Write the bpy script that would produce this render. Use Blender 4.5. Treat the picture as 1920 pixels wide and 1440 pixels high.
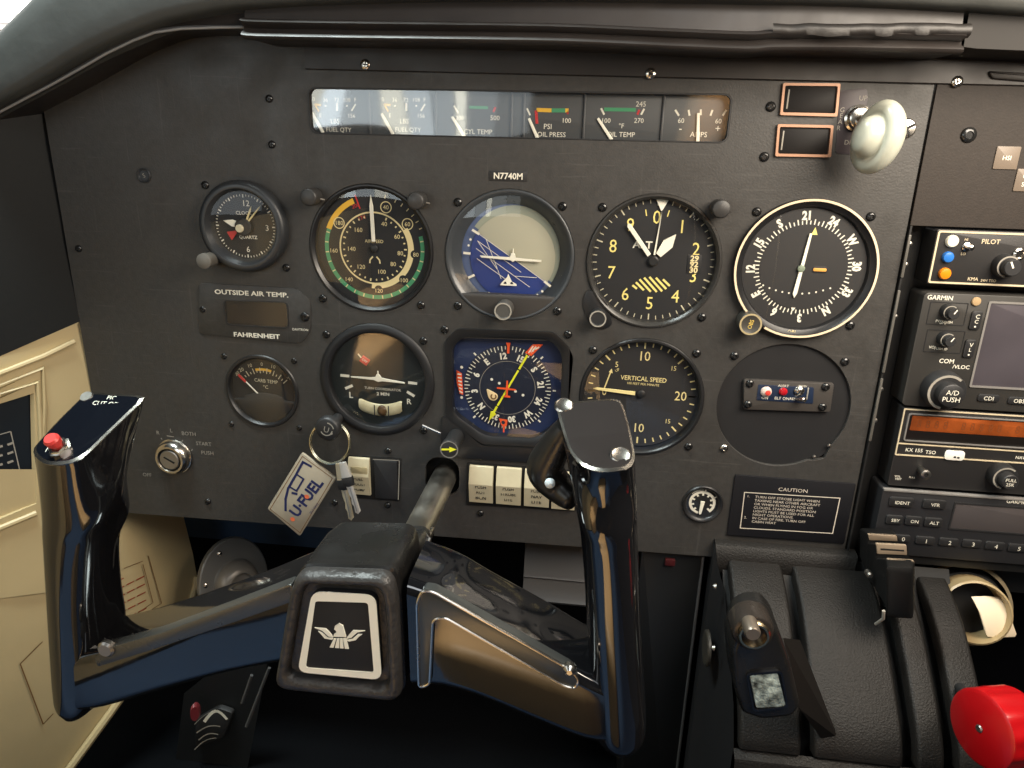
import bpy, math, random
from mathutils import Vector, Matrix
random.seed(7)
for o in list(bpy.data.objects): bpy.data.objects.remove(o)
SC = bpy.context.scene
COL = SC.collection
# ---------------------------------------------------------------- camera
# millimetres: x to the right along the panel, u up, d out of the panel towards the viewer
FPX = 1333.7
R = [[0.9923050158, -0.0239302985, 0.1214829056], [0.0604341783, 0.9499444697, -0.3065178862], [-0.1080669499, 0.3115009555, 0.9440808700]]
CAM = (52.69, 144.03, 443.68)
def G(x, u, d): return Vector((x, -d, u)) * 0.001
cam_d = bpy.data.cameras.new('camera'); cam = bpy.data.objects.new('camera', cam_d); COL.objects.link(cam)
cam_d.sensor_width = 36; cam_d.lens = 36 * FPX / 1920; cam_d.clip_start = 0.01; cam_d.clip_end = 60
def axis(row): return Vector((row[0], row[2], -row[1]))     # panel axes (x, down, in) to world
cx, cy, cz = axis(R[0]), -axis(R[1]), -axis(R[2])
cam.matrix_world = Matrix(((cx[0], cy[0], cz[0], CAM[0] * .001), (cx[1], cy[1], cz[1], -CAM[2] * .001), (cx[2], cy[2], cz[2], CAM[1] * .001), (0, 0, 0, 1)))
SC.camera = cam
def ray(px, py):
    a, b = (px - 960) / FPX, (py - 720) / FPX
    return [R[0][i] * a + R[1][i] * b + R[2][i] for i in range(3)]
def W(px, py, d=0.0):          # point of the place seen at photo pixel px,py that stands d mm out of the panel
    q = ray(px, py); s = (CAM[2] - d) / q[2]
    return (CAM[0] + s * q[0], CAM[1] - s * q[1], d)
def WX(px, py, x):
    q = ray(px, py); s = (x - CAM[0]) / q[0]
    return (x, CAM[1] - s * q[1], CAM[2] - s * q[2])
# ---------------------------------------------------------------- world, lamps, exposure
wd = bpy.data.worlds.new('World'); SC.world = wd; wd.use_nodes = True
bg = wd.node_tree.nodes['Background']; bg.inputs[0].default_value = (.62, .66, .70, 1); bg.inputs[1].default_value = 0.03
vs = SC.view_settings; vs.view_transform = 'Standard'; vs.look = 'None'; vs.exposure = 0.0; vs.gamma = 1
def lamp(name, kind, pos, aim, energy, color, size=.3, size_y=None, **kw):
    l = bpy.data.lights.new(name, kind); l.energy = energy; l.color = color
    if kind == 'AREA':
        l.shape = 'RECTANGLE'; l.size = size; l.size_y = size_y or size
    for k, v in kw.items(): setattr(l, k, v)
    o = bpy.data.objects.new(name, l); COL.objects.link(o)
    p, t = G(*pos), G(*aim); o.location = p
    o.rotation_euler = (t - p).to_track_quat('-Z', 'Y').to_euler()
    return o
lamp('cabin_window_lamp', 'AREA', (330, 278, 228), (160, 8, 0), 3.6, (1.0, .875, .72), .26, .22)
lamp('rear_window_lamp', 'AREA', (240, 640, 820), (140, 60, 0), 1.8, (.93, .97, 1.0), .45, .25)
for k_, (x_, w_, e_) in enumerate(((-535, 60, 5.0), (-482, 40, 7.5), (-428, 60, 3.4), (-372, 46, 6.4), (-318, 56, 4.4), (-262, 50, 2.8), (-222, 24, 7.5), (-175, 66, 1.8), (-110, 60, 1.1))):      # added strips of uneven brightness, for a broken reflection in the gauge strip
    lamp('strip_reflection_lamp', 'AREA', (x_, 196, 1000), (x_ * .6, 180, 0), e_ * math.pi * w_ * .00018, (.84, .95, 1.0) if k_ % 3 else (.95, .95, .82), w_ * .001, .18)
lamp('side_window_lamp', 'AREA', (-414, 190, 480), (400, 60, 480), .36, (.86, .95, 1.0), .34, .24)
lamp('windscreen_lamp', 'AREA', (-270, 640, 130), (-260, 190, 45), 9, (.86, .97, .95), .26, .14)
lamp('seat_spot_lamp', 'SPOT', (-150, 1150, 680), (-150, -250, 700), 400, (1.0, .88, .70), spot_size=math.radians(33), spot_blend=.35, shadow_soft_size=.03)  # overhead spot added to brighten the mirrored seat and carpet
lamp('block_spot_lamp', 'SPOT', (420, 800, 640), (310, 190, 850), 150, (1.0, .72, .48), spot_size=math.radians(24), spot_blend=.5, shadow_soft_size=.03)  # spot added to brighten the tan block mirrored in the gauge strip
# ---------------------------------------------------------------- mesh builder
class M:
    def __init__(s): s.v = []; s.f = []
    def add(s, vs_, fs):
        n = len(s.v); s.v += [tuple(p) for p in vs_]; s.f += [tuple(i + n for i in f) for f in fs]; return s
    def poly(s, pts, d): return s.add([(p[0], p[1], d) for p in pts], [tuple(range(len(pts)))])
    def poly3(s, pts): return s.add(pts, [tuple(range(len(pts)))])
    def disc(s, x, y, r, d, n=48): return s.poly([(x + r * math.sin(-2 * math.pi * i / n), y + r * math.cos(2 * math.pi * i / n)) for i in range(n)], d)
    def ring(s, x, y, r0, r1, d, a0=0, a1=360, n=None):       # angles clockwise from the top
        n = n or max(2, int(abs(a1 - a0) / 6)); vs_ = []
        for i in range(n + 1):
            a = math.radians(a0 + (a1 - a0) * i / n)
            for r in (r0, r1): vs_.append((x + r * math.sin(a), y + r * math.cos(a), d))
        return s.add(vs_, [(2 * i, 2 * i + 1, 2 * i + 3, 2 * i + 2) for i in range(n)])
    def tick(s, x, y, r0, r1, a, w, d):
        a = math.radians(a); sx, cy_ = math.sin(a), math.cos(a); h = w / 2
        return s.poly([(x + r * sx + k * h * cy_, y + r * cy_ - k * h * sx) for r, k in ((r0, -1), (r0, 1), (r1, 1), (r1, -1))], d)
    def line(s, x0, y0, x1, y1, w, d):
        dx, dy = x1 - x0, y1 - y0; l = math.hypot(dx, dy) or 1; nx, ny = -dy / l * w / 2, dx / l * w / 2
        return s.poly([(x0 + nx, y0 + ny), (x0 - nx, y0 - ny), (x1 - nx, y1 - ny), (x1 + nx, y1 + ny)], d)
    def path(s, pts, w, d, closed=False):
        pts = list(pts) + ([pts[0]] if closed else [])
        for i, (a, b) in enumerate(zip(pts, pts[1:])):
            l = math.hypot(b[0] - a[0], b[1] - a[1]) or 1; e = w * .45 / l
            s.line(a[0] - (b[0] - a[0]) * e, a[1] - (b[1] - a[1]) * e, b[0] + (b[0] - a[0]) * e, b[1] + (b[1] - a[1]) * e, w, d + .004 * (i % 2))
        return s
    def loft(s, secs, closed=True, cap0=False, cap1=False):
        n = len(secs[0]); m = n if closed else n - 1; fs = []; vs_ = [p for c in secs for p in c]
        for k in range(len(secs) - 1):
            for i in range(m):
                j = (i + 1) % n; fs.append((k * n + i, k * n + j, (k + 1) * n + j, (k + 1) * n + i))
        if cap0: fs.append(tuple(range(n)))
        if cap1: fs.append(tuple((len(secs) - 1) * n + i for i in range(n)))
        return s.add(vs_, fs)
    def lathe(s, x, y, prof, n=40, cap1=False, cap0=False):   # profile of (r, d), axis out of the panel
        return s.loft([[(x + r * math.sin(2 * math.pi * i / n), y + r * math.cos(2 * math.pi * i / n), d) for i in range(n)] for r, d in prof], True, cap0, cap1)
    def lathe3(s, p, q, prof, n=24, cap0=False, cap1=False, knurl=0):   # profile of (r, t 0..1) along p to q
        p, q = Vector(p), Vector(q); ax = (q - p); L = ax.length; ax = ax / L
        e1 = ax.orthogonal().normalized(); e2 = ax.cross(e1)
        return s.loft([[tuple(p + ax * (t * L) + (e1 * math.cos(2 * math.pi * i / n) + e2 * math.sin(2 * math.pi * i / n)) * (r * (1 - knurl * (i % 2)))) for i in range(n)] for r, t in prof], True, cap0, cap1)
    def bar(s, p, q, r, n=10): return s.lathe3(p, q, [(r, 0), (r, 1)], n, True, True)
    def tube(s, pts, r, n=8, closed=False):
        pts = [Vector(p) for p in pts]; secs = []; N = len(pts)
        up = Vector((.13, .31, .94))
        for i, p in enumerate(pts):
            t = (pts[(i + 1) % N] - pts[i - 1]) if closed or 0 < i < N - 1 else (pts[1] - pts[0] if i == 0 else pts[-1] - pts[-2])
            t.normalize(); e1 = t.cross(up).normalized(); e2 = t.cross(e1)
            rr_ = r[i] if isinstance(r, (list, tuple)) else r
            secs.append([tuple(p + (e1 * math.cos(2 * math.pi * k / n) + e2 * math.sin(2 * math.pi * k / n)) * rr_) for k in range(n)])
        if closed: secs.append(secs[0])
        return s.loft(secs, True, not closed, not closed)
    def slab(s, out, d0, d1, bev=.4, n=2):       # extruded outline with a rounded front edge
        c = (sum(p[0] for p in out) / len(out), sum(p[1] for p in out) / len(out)); secs = [[(p[0], p[1], d0) for p in out]]
        for k in range(n + 1):
            a = math.pi / 2 * k / n; ins = bev * (1 - math.cos(a)); dd = d1 - bev + bev * math.sin(a); sec = []
            for i, p in enumerate(out):
                a_, b_ = out[i - 1], out[(i + 1) % len(out)]
                tx, ty = b_[0] - a_[0], b_[1] - a_[1]; l = math.hypot(tx, ty) or 1; nx, ny = ty / l, -tx / l
                if (c[0] - p[0]) * nx + (c[1] - p[1]) * ny < 0: nx, ny = -nx, -ny
                sec.append((p[0] + nx * ins, p[1] + ny * ins, dd))
            secs.append(sec)
        return s.loft(secs, True, True, True)
    def box(s, x0, x1, y0, y1, d0, d1, bev=.3, r=.6): return s.slab(rr(x0, x1, y0, y1, r), d0, d1, bev)
    def frame(s, out, inn, d0, d1): # closed rim between two outlines
        return s.loft([[(p[0], p[1], d0) for p in out], [(p[0], p[1], d1) for p in out], [(p[0], p[1], d1) for p in inn], [(p[0], p[1], d0) for p in inn]])
    def text(s, t, x, y, size, d, rot=0, sx=1.0, bold=0.0, align='CENTER'):
        vs_, fs = glyphs(t, bold, align); a = math.radians(rot); ca, sa = math.cos(a), math.sin(a)
        k = size / .69                                          # size is the capital height
        return s.add([(x + (p[0] * sx * k) * ca - (p[1] - .345) * k * sa, y + (p[0] * sx * k) * sa + (p[1] - .345) * k * ca, d) for p in vs_], fs)
    def warp(s, fn): s.v = [fn(*p) for p in s.v]; return s
    def build(s, name, mat, parent=None, smooth=True, ang=35, origin=None):
        o0 = Vector(parent['_o']) if parent is not None else Vector(origin or (0, 0, 0))
        me = bpy.data.meshes.new(name)
        me.from_pydata([tuple(G(p[0] - o0[0], p[1] - o0[1], p[2] - o0[2])) for p in s.v], [], s.f)
        me.validate(); me.update()
        if smooth:
            me.shade_smooth(); me.set_sharp_from_angle(angle=math.radians(ang))
        me.materials.append(mat)
        o = bpy.data.objects.new(name, me); COL.objects.link(o); o['_o'] = tuple(o0)
        if parent is not None: o.parent = parent
        else: o.location = G(*o0)
        return o
_gl = {}
def glyphs(t, bold, align):
    key = (t, bold, align)
    if key not in _gl:
        c = bpy.data.curves.new('t', 'FONT'); c.body = t; c.size = 1; c.resolution_u = 2; c.offset = bold; c.align_x = align; c.fill_mode = 'FRONT' if hasattr(c, 'fill_mode') else c.fill_mode
        o = bpy.data.objects.new('t', c); COL.objects.link(o); me = o.to_mesh()
        _gl[key] = ([tuple(v.co) for v in me.vertices], [tuple(p.vertices) for p in me.polygons])
        o.to_mesh_clear(); bpy.data.objects.remove(o); bpy.data.curves.remove(c)
    return _gl[key]
def rr(x0, x1, y0, y1, r, n=4):
    p = []; r = min(r, abs(x1 - x0) / 2 - .01, abs(y1 - y0) / 2 - .01)
    for cx_, cy_, a0 in ((x1 - r, y1 - r, 0), (x1 - r, y0 + r, 90), (x0 + r, y0 + r, 180), (x0 + r, y1 - r, 270)):
        for k in range(n + 1):
            a = math.radians(a0 + 90 * k / n); p.append((cx_ + r * math.sin(a), cy_ + r * math.cos(a)))
    return p
def rpoly(pts, r, n=4):        # polygon with rounded corners
    out = []; N = len(pts)
    for i, p in enumerate(pts):
        p = Vector(p[:2]); a = (Vector(pts[i - 1][:2]) - p); b = (Vector(pts[(i + 1) % N][:2]) - p)
        k = min(r, a.length * .45, b.length * .45); a = p + a.normalized() * k; b = p + b.normalized() * k
        for j in range(n + 1):
            t = j / n; q = a * (1 - t) ** 2 + p * 2 * t * (1 - t) + b * t * t; out.append((q[0], q[1]))
    return out
def circ(x, y, r, n=48): return [(x + r * math.sin(2 * math.pi * i / n), y + r * math.cos(2 * math.pi * i / n)) for i in range(n)]
def wpx(pts, d=0): return [W(p[0], p[1], d)[:2] for p in pts]
# ---------------------------------------------------------------- materials
def srgb(r, g, b): return tuple(((c / 255) / 12.92 if c <= 10 else ((c / 255 + .055) / 1.055) ** 2.4) for c in (r, g, b))
MATS = {}
def worn(nt, tc, mx, I, amount):     # faded patches, fine scratches and dust specks in the paint
    L = nt.links; prev = mx.outputs[2]
    for sc_, stretch, lo, hi, k in ((9, (1, 1, 1), .45, .75, .35), (16, (1.5, 1, 38), .66, .70, .9), (14, (40, 1, 1.2), .67, .71, .8), (420, (1, 1, 1), .74, .78, 1.3)):
        mp = nt.nodes.new('ShaderNodeMapping'); mp.inputs['Scale'].default_value = stretch; mp.inputs['Rotation'].default_value = (.1, .25 * k, .3)
        nz = nt.nodes.new('ShaderNodeTexNoise'); nz.inputs['Scale'].default_value = sc_; nz.inputs['Detail'].default_value = 3
        rg = nt.nodes.new('ShaderNodeMapRange'); rg.inputs[1].default_value = lo; rg.inputs[2].default_value = hi; rg.inputs[3].default_value = 0; rg.inputs[4].default_value = k * amount
        m2 = nt.nodes.new('ShaderNodeMix'); m2.data_type = 'RGBA'; m2.blend_type = 'ADD'; m2.inputs[7].default_value = (.05, .047, .043, 1)
        L.new(tc.outputs['Object'], mp.inputs[0]); L.new(mp.outputs[0], nz.inputs['Vector']); L.new(nz.outputs[0], rg.inputs[0]); L.new(rg.outputs[0], m2.inputs[0]); L.new(prev, m2.inputs[6]); prev = m2.outputs[2]
    L.new(prev, I['Base Color'])
def mat(name, col, rough=.5, metal=0, spec=.5, ior=None, coat=0, bump=None, var=0, varscale=60, emit=0, rvar=0, wear=0):
    if name in MATS: return MATS[name]
    m = bpy.data.materials.new(name); m.use_nodes = True; nt = m.node_tree; b = nt.nodes['Principled BSDF']; I = b.inputs
    I['Base Color'].default_value = (*col, 1); I['Roughness'].default_value = rough; I['Metallic'].default_value = metal
    I['Specular IOR Level'].default_value = spec
    if ior: I['IOR'].default_value = ior
    if coat: I['Coat Weight'].default_value = coat; I['Coat Roughness'].default_value = .06
    if emit: I['Emission Color'].default_value = (*col, 1); I['Emission Strength'].default_value = emit
    if bump or var or rvar:
        tc = nt.nodes.new('ShaderNodeTexCoord'); L = nt.links
    if var:
        nz = nt.nodes.new('ShaderNodeTexNoise'); nz.inputs['Scale'].default_value = varscale; nz.inputs['Detail'].default_value = 5
        rp = nt.nodes.new('ShaderNodeMapRange'); rp.inputs[3].default_value = 1 - var; rp.inputs[4].default_value = 1 + var
        rp.inputs[1].default_value = .3; rp.inputs[2].default_value = .7
        mx = nt.nodes.new('ShaderNodeMix'); mx.data_type = 'RGBA'; mx.blend_type = 'MULTIPLY'; mx.inputs[0].default_value = 1
        mx.inputs[6].default_value = (*col, 1); L.new(tc.outputs['Object'], nz.inputs['Vector']); L.new(nz.outputs[0], rp.inputs[0]); L.new(rp.outputs[0], mx.inputs[7]); L.new(mx.outputs[2], I['Base Color'])
        if wear: worn(nt, tc, mx, I, wear)
    if rvar:
        n2 = nt.nodes.new('ShaderNodeTexNoise'); n2.inputs['Scale'].default_value = 45; n2.inputs['Detail'].default_value = 6
        r2 = nt.nodes.new('ShaderNodeMapRange'); r2.inputs[1].default_value = .3; r2.inputs[2].default_value = .7; r2.inputs[3].default_value = max(.02, rough - rvar); r2.inputs[4].default_value = rough + rvar
        L.new(tc.outputs['Object'], n2.inputs['Vector']); L.new(n2.outputs[0], r2.inputs[0]); L.new(r2.outputs[0], I['Roughness'])
    if bump:
        n3 = nt.nodes.new('ShaderNodeTexNoise'); n3.inputs['Scale'].default_value = bump[0]; n3.inputs['Detail'].default_value = 4
        bp = nt.nodes.new('ShaderNodeBump'); bp.inputs['Strength'].default_value = bump[1]; bp.inputs['Distance'].default_value = bump[2] if len(bump) > 2 else .0004
        L.new(tc.outputs['Object'], n3.inputs['Vector']); L.new(n3.outputs[0], bp.inputs['Height']); L.new(bp.outputs[0], I['Normal'])
    MATS[name] = m; return m
def glass(name, ior=1.55, tint=(1, 1, 1), rough=.015):
    m = bpy.data.materials.new(name); m.use_nodes = True; nt = m.node_tree; nt.nodes.remove(nt.nodes['Principled BSDF'])
    out = nt.nodes['Material Output']; tr = nt.nodes.new('ShaderNodeBsdfTransparent'); tr.inputs[0].default_value = (*tint, 1)
    gl = nt.nodes.new('ShaderNodeBsdfGlossy'); gl.inputs['Roughness'].default_value = rough
    mx = nt.nodes.new('ShaderNodeMixShader'); f0 = ((ior - 1) / (ior + 1)) ** 2      # thin pane: same reflectance from both sides
    ge = nt.nodes.new('ShaderNodeNewGeometry'); vm = nt.nodes.new('ShaderNodeVectorMath'); vm.operation = 'DOT_PRODUCT'; nt.links.new(ge.outputs['Normal'], vm.inputs[0]); nt.links.new(ge.outputs['Incoming'], vm.inputs[1])
    prev = vm.outputs['Value']
    for op, v_ in (('ABSOLUTE', None), ('SUBTRACT', 1.0), ('POWER', 5.0), ('MULTIPLY', 1 - f0), ('ADD', f0)):
        mt = nt.nodes.new('ShaderNodeMath'); mt.operation = op
        if op == 'SUBTRACT': mt.inputs[0].default_value = 1.0; nt.links.new(prev, mt.inputs[1])
        else:
            nt.links.new(prev, mt.inputs[0])
            if v_ is not None: mt.inputs[1].default_value = v_
        prev = mt.outputs[0]
    fr = mt
    nt.links.new(fr.outputs[0], mx.inputs[0]); nt.links.new(tr.outputs[0], mx.inputs[1]); nt.links.new(gl.outputs[0], mx.inputs[2]); nt.links.new(mx.outputs[0], out.inputs[0])
    MATS[name] = m; return m
PANEL = mat('panel_paint', (.037, .035, .0325), .50, bump=(800, .38, .0003), var=.13, varscale=260, rvar=.10, wear=.28)
SUBP = mat('brown_black_panel', (.021, .0155, .012), .62, spec=.35, bump=(900, .35, .0003), var=.10, varscale=200)
BLK = mat('matte_black', (.018, .018, .019), .5, var=.1, varscale=80, bump=(900, .1, .0002))
DIAL = mat('dial_black', (.012, .012, .013), .6)
DIALBLUE = mat('dial_blue_black', (.010, .014, .030), .5)  # blue tint imitates the reflection on the heading indicator's card
BEZ = mat('bezel_black', (.012, .012, .013), .38, rvar=.08, bump=(1500, .1, .0001))
BEZG = mat('bezel_grey', (.026, .028, .031), .35, rvar=.08)
SCREW = mat('screw_black', (.012, .012, .012), .22, spec=.6, rvar=.05)
SLOT = mat('slot_black', (.003, .003, .003), .7)
STEEL = mat('bright_metal', (.62, .58, .52), .22, metal=1, rvar=.06)
DSTEEL = mat('dull_metal', (.36, .34, .31), .38, metal=1, rvar=.1, bump=(300, .1, .0003))
BRUSH = mat('brushed_shaft', (.50, .47, .42), .36, metal=1, rvar=.1)
WHITE = mat('print_white', srgb(232, 228, 212), .6)
CREAM = mat('print_cream', srgb(228, 212, 160), .6)
YEL = mat('print_yellow', srgb(222, 190, 90), .6)
LUM = mat('needle_white', srgb(245, 242, 225), .5)
GREEN = mat('print_green', srgb(70, 150, 105), .6)
AMBER = mat('print_amber', srgb(235, 185, 60), .6)
RED = mat('print_red', srgb(200, 50, 50), .6)
ORANGE = mat('print_orange', srgb(240, 90, 40), .55)
LIME = mat('print_lime', srgb(235, 235, 50), .55)
GREYT = mat('print_grey', srgb(150, 145, 135), .6)
GLASS = glass('gauge_glass', 1.6); GLASS2 = glass('coated_glass', 2.1, rough=.05)
GLOSS = mat('gloss_black', (.006, .006, .007), .06, spec=.5, ior=1.8, rvar=.035, bump=(30, .04, .002))
GLOSS2 = mat('worn_gloss_black', (.012, .0115, .011), .28, spec=.5, rvar=.12, bump=(90, .12, .0012))
LEATH = mat('black_leather', (.030, .028, .027), .42, bump=(260, .8, .0012), var=.2, varscale=120, rvar=.1)
TEXT = mat('pebbled_black', (.0085, .0073, .0064), .55, spec=.3, bump=(900, .8, .0006), var=.12, varscale=60, wear=.10)
PAD = mat('padded_vinyl', (.045, .047, .044), .55, bump=(60, .25, .002), var=.16, varscale=22, rvar=.1)
VISOR = mat('visor_brown_black', (.019, .0155, .014), .48, bump=(70, .15, .0015), var=.12, varscale=30, rvar=.08)
BEIGE = mat('beige_trim', (.50, .395, .215), .5, bump=(90, .12, .0012), var=.07, varscale=14)
BLUE = mat('blue_carpet', (.009, .032, .082), .9, bump=(700, .8, .001), var=.2, varscale=120)
IVORY = mat('ivory_plastic', srgb(196, 187, 158), .4, var=.06, varscale=90, rvar=.08)
PEARL = mat('pearl_plastic', srgb(176, 178, 164), .3, spec=.5, var=.03, varscale=60, coat=.3)
REDP = mat('red_plastic', srgb(160, 5, 12), .34, coat=.3, var=.06, varscale=70)
TAN = mat('tan_plastic', srgb(122, 110, 88), .35, var=.05, varscale=60)
# ---------------------------------------------------------------- scene-tree helpers
def thing(name, label, cat, o, group=None):
    e = bpy.data.objects.new(name, None); COL.objects.link(e); e.location = G(*o); e.empty_display_size = .01
    e['_o'] = tuple(float(k) for k in o); e['label'] = label; e['category'] = cat
    if group: e['group'] = group
    return e
def one(m, name, material, label, cat, o, group=None, **k):
    ob = m.build(name, material, None, origin=o, **k); ob['label'] = label; ob['category'] = cat
    if group: ob['group'] = group
    return ob
def structure(m, name, material, **k):
    ob = m.build(name, material, None, **k); ob['kind'] = 'structure'; return ob
# ================================================================ instrument panel
def plate(name, outer, holes, d0, d1, material, parent, bev=.3):
    c = bpy.data.curves.new(name, 'CURVE'); c.dimensions = '2D'; c.fill_mode = 'BOTH'
    for pts in [outer] + holes:
        s = c.splines.new('POLY'); s.points.add(len(pts) - 1); s.use_cyclic_u = True
        for i, p in enumerate(pts): s.points[i].co = (p[0], p[1], 0, 1)
    c.extrude = (d1 - d0) / 2 - bev; c.bevel_depth = bev; c.bevel_resolution = 1; c.offset = -bev
    o = bpy.data.objects.new('t', c); COL.objects.link(o); me = o.to_mesh(); m = M()
    dm = (d0 + d1) / 2
    m.add([(v.co[0], v.co[1], v.co[2] + dm) for v in me.vertices], [tuple(p.vertices) for p in me.polygons])
    o.to_mesh_clear(); bpy.data.objects.remove(o); bpy.data.curves.remove(c)
    return m.build(name, material, parent)
# gauge centres on the panel (mm)
ASI = (-90.8, 82.0); AI = (-2.0, 81.3); ALT = (86.9, 81.2); CDI = (175.4, 81.0)
TC = (-90.1, -5.8); HSI = (-1.3, -3.6); VSI = (86.5, -6.6); BLK_ = (175.6, -6.4)
CLK = W(462, 424)[:2]; CRB = W(491.6, 734)[:2]; SUC = W(1317, 944)[:2]; SHAFT = (-45.0, -76.0)
panel = thing('instrument_panel', 'black painted aircraft instrument panel board holding all the round gauges', 'instrument panel', (0, -120, 0))
fx0, fx1, fu1, fu0 = W(577, 165)[0], W(1374, 175)[0], 177.3, 151.2
sw1 = wpx([(877, 868), (931 + 150, 882), (1078, 956), (875, 945)])
holes = [circ(*ASI, 40.6), circ(*AI, 40.8), circ(*ALT, 40.8), circ(*TC, 39.6), circ(*VSI, 40.0), circ(*CRB, 26.2), circ(*CLK, 27.5), circ(*SUC, 12.6),
         rr(fx0, fx1, fu0, fu1, 4.5, 6),
         rpoly(wpx([(836, 633), (1058, 640), (1075, 668), (1062, 800), (1016, 832), (900, 828), (838, 782), (838, 655)]), 4),
         rr(SHAFT[0] - 12.5, SHAFT[0] + 11.5, SHAFT[1] - 12, SHAFT[1] + 17, 10, 6)]
# blank instrument hole with its notch at the lower right
bl = []
for i in range(60):
    a = 2 * math.pi * i / 60; deg = math.degrees(a)
    r = 41 + (4.2 * max(0, 1 - ((deg - 138) / 9) ** 2) if abs(deg - 138) < 9 else 0); bl.append((BLK_[0] + r * math.sin(a), BLK_[1] + r * math.cos(a)))
holes.append(bl)
outer = rpoly([(-302, 215), (229.5, 215), (229.5, -119), (145, -119), (-298, -124), (-302, -60)], 3)
plate('board', outer, holes, -3, 0, PANEL, panel)
# side panel board right of the seam
sub = thing('center_panel', 'plain brown-black panel right of the seam above the radios', 'panel', (300, 130, 0))
ku = W(1740, 424)[1]
plate('board', [(230.6, 215), (520, 215), (520, ku), (230.6, ku)], [], -3, .6, SUBP, sub)
for (a, b, w, h, t) in ((1887, 296, 42, 40, ('HSI',)), (1925, 338, 48, 42, ('GPS', 'SLV'))):
    c = W(a, b, .6); pl = M().box(c[0] - 6.2, c[0] + 6.2, c[1] - 6.0, c[1] + 6.0, .55, 1.3, .15, .5).build('label_plate', mat('bronze_label', (.16, .125, .095), .45, var=.06), sub)
    tx = M()
    for k, s_ in enumerate(t): tx.text(s_, c[0], c[1] + (0 if len(t) == 1 else 2.2 - 4.4 * k), 2.3, 1.34)
    tx.build('lettering', WHITE, pl, False)
def screw_into(parent, px, py, r=2.7, d=0, mat_=None, flat=False, h=1.5):
    x, u, _ = W(px, py, d); m = M(); m.lathe(x, u, [(r, d), (r, d + h * .35), (r * .86, d + h * .75), (r * .5, d + h), (r * .46, d + h * .55)], 16, True)
    o = m.build('mounting_screw', mat_ or SCREW, parent, ang=50)
    a = random.uniform(0, 90); c_ = M()
    for k in (0, 90):
        c_.tick(x, u, -r * .45, r * .45, a + k, r * .24, d + h * .62 + .01 * (k > 0))
    c_.build('cross_slot', SLOT, o, False)
    return o
for p in [(505, 185), (510, 271), (381, 580), (390, 940), (901, 857), (901, 962), (728, 845), (727, 947), (628, 942), (148, 466)]:
    screw_into(panel, *p, r=2.4)
screw_into(sub, 1816, 253, r=4.2, d=.6)
# round blanking cap on the left
x, u, _ = W(271, 329); b = M().lathe(x, u, [(4.6, 0), (4.6, .8), (4.1, 1.2), (3.5, .9), (3.2, .2)], 28, True).build('hole_plug', BEZG, panel); M().text('S', x - .3, u, 2.6, .3, 20).build('lettering', GREYT, b, False)
# upper flange strip under the visor, with bright screws
fl = M(); tp = [W(575 + 1940 * k / 12, 129 + 44.7 * k / 12) for k in range(13)]
top = [W(560 + 1360 * k / 12, 88 + 20 * k / 12) for k in range(13)]
fl.loft([[(p[0], p[1] + 30, 2.2) for p in tp], [(p[0], p[1], 2.2) for p in tp], [(p[0], p[1] - .5, 1.6) for p in tp], [(p[0], p[1] - .5, .1) for p in tp]], False)
flange = fl.build('visor_flange', VISOR, panel)
for p in [(685, 121), (1220, 138), (1795, 153)]: screw_into(panel, *p, r=3.0, d=2.2, mat_=STEEL, h=.9)
# registration plate
x, u, _ = W(953, 330); b = M().box(x - 11.6, x + 11.6, u - 2.9, u + 2.9, 0, .5, .15, .5).build('registration_plate', BLK, panel); M().text('N7740M', x, u, 3.5, .56, 0, 1.0, .02).build('lettering', WHITE, b, False)
# ================================================================ glareshield
gs = thing('glareshield', 'grey padded glareshield sweeping over the top of the panel', 'glareshield', (0, 200, 20))
A = [(-520, 470), (-260, 330), (-120, 258), (-40, 214), (0, 192), (75, 150), (150, 106), (225, 70), (300, 41), (360, 27), (420, 16), (500, 9), (600, 3), (840, -4), (1200, -4), (1600, 4), (1920, 22), (2050, 30), (2600, 66)]
secs = []
for px, py in A:
    p = W(px, py, 40); px2 = px + 10
    w = max(0, min(1, (px + 40) / 500)); n = (-.42 * (1 - w), .9 + .1 * w)      # outward (up-left) direction
    sec = []
    for o_, dd in ((-2, 26), (0, 34), (0, 39), (1.2, 41.5), (4, 42.6), (10, 42.5), (20, 41.5), (27, 39), (31, 34), (33, 26), (34, 0), (34, -80), (28, -80)):
        th = 1 + .5 * max(0, min(1, px / 180)); sec.append((p[0] + n[0] * o_ * th, p[1] + n[1] * o_ * th, dd))
    secs.append(sec)
# smooth path by subdividing linearly with Catmull-Rom
def crom(secs, k=4):
    out = []
    for i in range(len(secs) - 1):
        a, b, c, e = secs[max(0, i - 1)], secs[i], secs[i + 1], secs[min(len(secs) - 1, i + 2)]
        for j in range(k):
            t = j / k; out.append([tuple(.5 * (2 * q[1] + (q[2] - q[0]) * t + (2 * q[0] - 5 * q[1] + 4 * q[2] - q[3]) * t * t + (3 * q[1] - q[0] - 3 * q[2] + q[3]) * t ** 3) for q in zip(*s_)) for s_ in zip(a, b, c, e)])
    out.append(secs[-1]); return out
M().loft(crom(secs), False).build('padded_top', PAD, gs, ang=60)
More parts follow.
